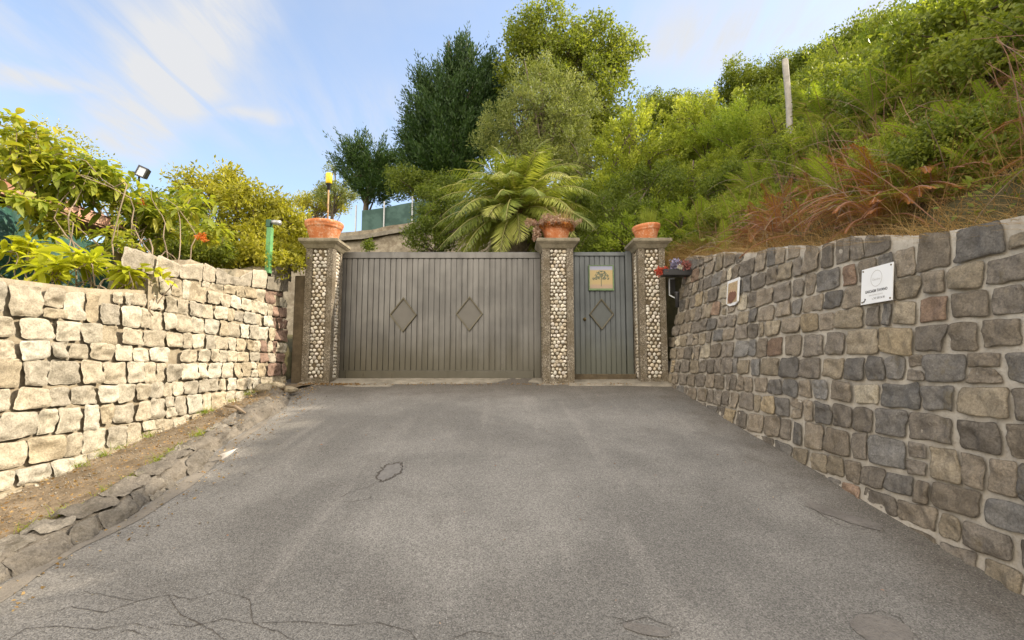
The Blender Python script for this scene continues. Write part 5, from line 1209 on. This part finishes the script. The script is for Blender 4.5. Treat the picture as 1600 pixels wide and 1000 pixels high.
# bare canes and brambles
mb = MB()
for i in range(120):
    y = random.uniform(2.2, 8.6); x = 3.15 + random.random() * 2.0; z = H1(x, y); L = random.uniform(.5, 1.3); a = random.uniform(1.9, 5.0); e = R(random.uniform(15, 80)); cur = np.array((math.cos(a) * math.cos(e), math.sin(a) * math.cos(e), math.sin(e))); p = np.array((x, y, z)); pts = [p]
    for j in range(9): cur = cur + np.array((0, 0, -.16)) + rng.normal(size=3) * .06; cur /= np.linalg.norm(cur); p = p + cur * L / 9; pts.append(p)
    mb.tube(pts, np.linspace(.0042, .002, 10), 5)
tag(mb.build('bramble_canes', M['twig']), 'bare arching grey-brown canes tangled over the bank', 'brambles', kind='stuff')
mb = MB()
for i in range(60):
    y = random.uniform(3.0, 8.2); x = 3.1 + random.random() * 1.6; z = H1(x, y); L = random.uniform(.5, 1.2); a = random.uniform(1.9, 5.0); e = R(random.uniform(30, 90)); cur = np.array((math.cos(a) * math.cos(e), math.sin(a) * math.cos(e), math.sin(e))); p = np.array((x, y, z)); pts = [p]
    for j in range(6): cur = cur + rng.normal(size=3) * .10; cur /= np.linalg.norm(cur); p = p + cur * L / 6; pts.append(p)
    mb.tube(pts, np.linspace(.0042, .002, 7), 5)
tag(mb.build('reddish_stems', M['redtwig']), 'reddish woody stems rising through the ferns', 'brambles', kind='stuff')

# ---------------------------------------------------------------- small things on the ground
def rock(name, c, r, label, seed, mt='stone', colr=(.33, .28, .20), group=None):
    n = 16; V = []; F = []
    for i in range(n + 1):
        for j in range(n * 2):
            t = math.pi * i / n; a = math.pi * j / n; V.append((math.sin(t) * math.cos(a), math.sin(t) * math.sin(a), math.cos(t)))
    V = np.array(V); V = V * (1 + .22 * fbm(V * 1.3 + seed * 7, 1.0, 3, seed))[:, None] * r + np.array(c)
    F = [(i * 2 * n + j, i * 2 * n + (j + 1) % (2 * n), (i + 1) * 2 * n + (j + 1) % (2 * n), (i + 1) * 2 * n + j) for i in range(n) for j in range(2 * n)]
    return tag(npmesh(name, V, F, M[mt], None, {'col': np.tile(colr, (len(V), 1))}, True, loc=c), label, 'stone', group)
for i, (px, py, r_, lb) in enumerate(((408, 612, (.14, .12, .09), 'larger loose rock at the foot of the left wall near the pillar'), (432, 606, (.11, .10, .07), 'smaller loose rock beside the left pillar base'), (455, 612, (.10, .08, .05), 'flat broken stone at the kerb end by the left pillar'))):
    c = onroad(px, py, .05); rock('loose_rock', (c[0], c[1], c[2] + .03), np.array(r_), lb, i + 2)
mb = MB(); a = onroad(352, 637, .12); b_ = onroad(383, 648, .12); mb.tube([a + (0, 0, .02), (a + b_) / 2 + (0, 0, .05), b_ + (0, 0, .02)], [.016, .02, .010], 8); tag(mb.build('dead_stick', M['twig'], smooth=True), 'short dead stick lying on the sandy verge', 'stick')
# curled scrap of paper
c = onroad(349, 722); th = np.linspace(0, 1, 14); V = []; F = []
for i, t_ in enumerate(th):
    ang = -1.2 + 3.6 * t_; rad_ = .020 + .012 * t_
    for j, w_ in enumerate((0, .5, 1)): V.append((c[0] - .04 + rad_ * math.cos(ang) + w_ * t_ * .13, c[1] + w_ * .10 * t_ + rad_ * .4 * math.sin(ang), c[2] + .034 + rad_ * math.sin(ang) + w_ * .05 * t_))
F = [(i * 3 + j, i * 3 + j + 1, (i + 1) * 3 + j + 1, (i + 1) * 3 + j) for i in range(13) for j in range(2)]
o_ = npmesh('paper_scrap', np.array(V), F, M['paper'], None, smooth=True, loc=tuple(c)); tag(o_, 'curled scrap of pale paper lying by the kerb', 'litter'); md = o_.modifiers.new('s', 'SOLIDIFY'); md.thickness = .002
# gravel and dry leaves on the verge
n = 2600; y = rng.uniform(.5, 7.6, n); x = rng.uniform(-3.66, -2.95, n); x = np.where(rng.random(n) < .12, ko(y) + rng.random(n) * .35, x); z = zr(y) + np.where(x > ko(y), .008, .10)
k = (x < ko(y) - .05) | (x > ko(y) + .02); x, y, z = x[k], y[k], z[k]; n = len(x)
V, F = leaf_arrays(np.stack([x, y, z], 1), rdir(n) * (1, 1, .25), .010 + .022 * rng.random(n), .6, .15); tag(npmesh('dry_leaves', V, F, M['l_dry'], None, {'rnd': np.repeat(rng.random(n), 4), 'cl': np.repeat(rng.random(n), 4)}), 'dry leaf litter on the sandy verge under the left wall', 'leaves', kind='stuff')
oc = np.array([(1, 0, 0), (0, 1, 0), (-1, 0, 0), (0, -1, 0), (0, 0, .8), (0, 0, -.8)]); of = np.array([(0, 1, 4), (1, 2, 4), (2, 3, 4), (3, 0, 4), (1, 0, 5), (2, 1, 5), (3, 2, 5), (0, 3, 5)])
n = 2200; y = rng.uniform(.5, 7.7, n); x = rng.uniform(-3.68, -2.9, n); z = zr(y) + .10; x = np.where(rng.random(n) < .18, ko(y) + rng.random(n) ** 2 * .6 + .03, x); z = np.where(x > ko(y) - .02, zr(y) + .004, z); s = .003 + .009 * rng.random(n) ** 2.5
Cn = np.stack([x, y, z], 1); V = (Cn[:, None] + oc[None] * s[:, None, None] * rng.uniform(.6, 1.4, (n, 6, 1))).reshape(-1, 3); F = (np.arange(n)[:, None, None] * 6 + of[None]).reshape(-1, 3)
tag(npmesh('gravel', V, F, M['conc'], None), 'fine gravel scattered on the verge and road edge', 'gravel', kind='stuff')
for px, py, s in ((497, 653, .02), (1255, 710, .03),):
    pass
n = 60; x = rng.uniform(-2.5, 2.4, n); y = rng.uniform(2, 7.9, n); z = zr(y) + .012
V, F = leaf_arrays(np.stack([x, y, z], 1), rdir(n) * (1, 1, .2), .010 + .018 * rng.random(n), .5, .1); tag(npmesh('fallen_leaves', V, F, M['l_dead'], None, {'rnd': np.repeat(rng.random(n), 4), 'cl': np.repeat(rng.random(n), 4)}), 'tiny pale leaf bits scattered over the asphalt', 'leaves', kind='stuff')
n = 1500; cxy = rng.integers(0, 34, n); sy = rng.uniform(2.2, 7.6, 34); sx_ = np.where(rng.random(34) < .5, ko(sy) - .27, -3.62); Pb = np.stack([sx_[cxy] + rng.normal(size=n) * .03, sy[cxy] + rng.normal(size=n) * .04, zr(sy[cxy]) + .09], 1)
grass_strip('verge_weeds', 'sparse dry weeds along the verge and kerb under the left wall', Pb, .10, .0022, 'l_fernlit', (0, 0, .3), .7, .5)
# moss and debris at the pillar bases
n = 900; x = rng.uniform(-3.4, 2.5, n); y = 7.80 - np.abs(rng.normal(size=n)) * .05; x = np.where(rng.random(n) < .5, rng.uniform(-3.4, -2.4, n), x)
V, F = leaf_arrays(np.stack([x, y, zr(y) + .02], 1), rdir(n) * (1, 1, .5), .012 + .02 * rng.random(n), .6, .15); tag(npmesh('moss_debris', V, F, M['l_dry'], None, {'rnd': np.repeat(rng.random(n) * .5, 4), 'cl': np.repeat(rng.random(n) * .5, 4)}), 'dry moss and leaf crumbs gathered along the gate threshold', 'leaves', kind='stuff')
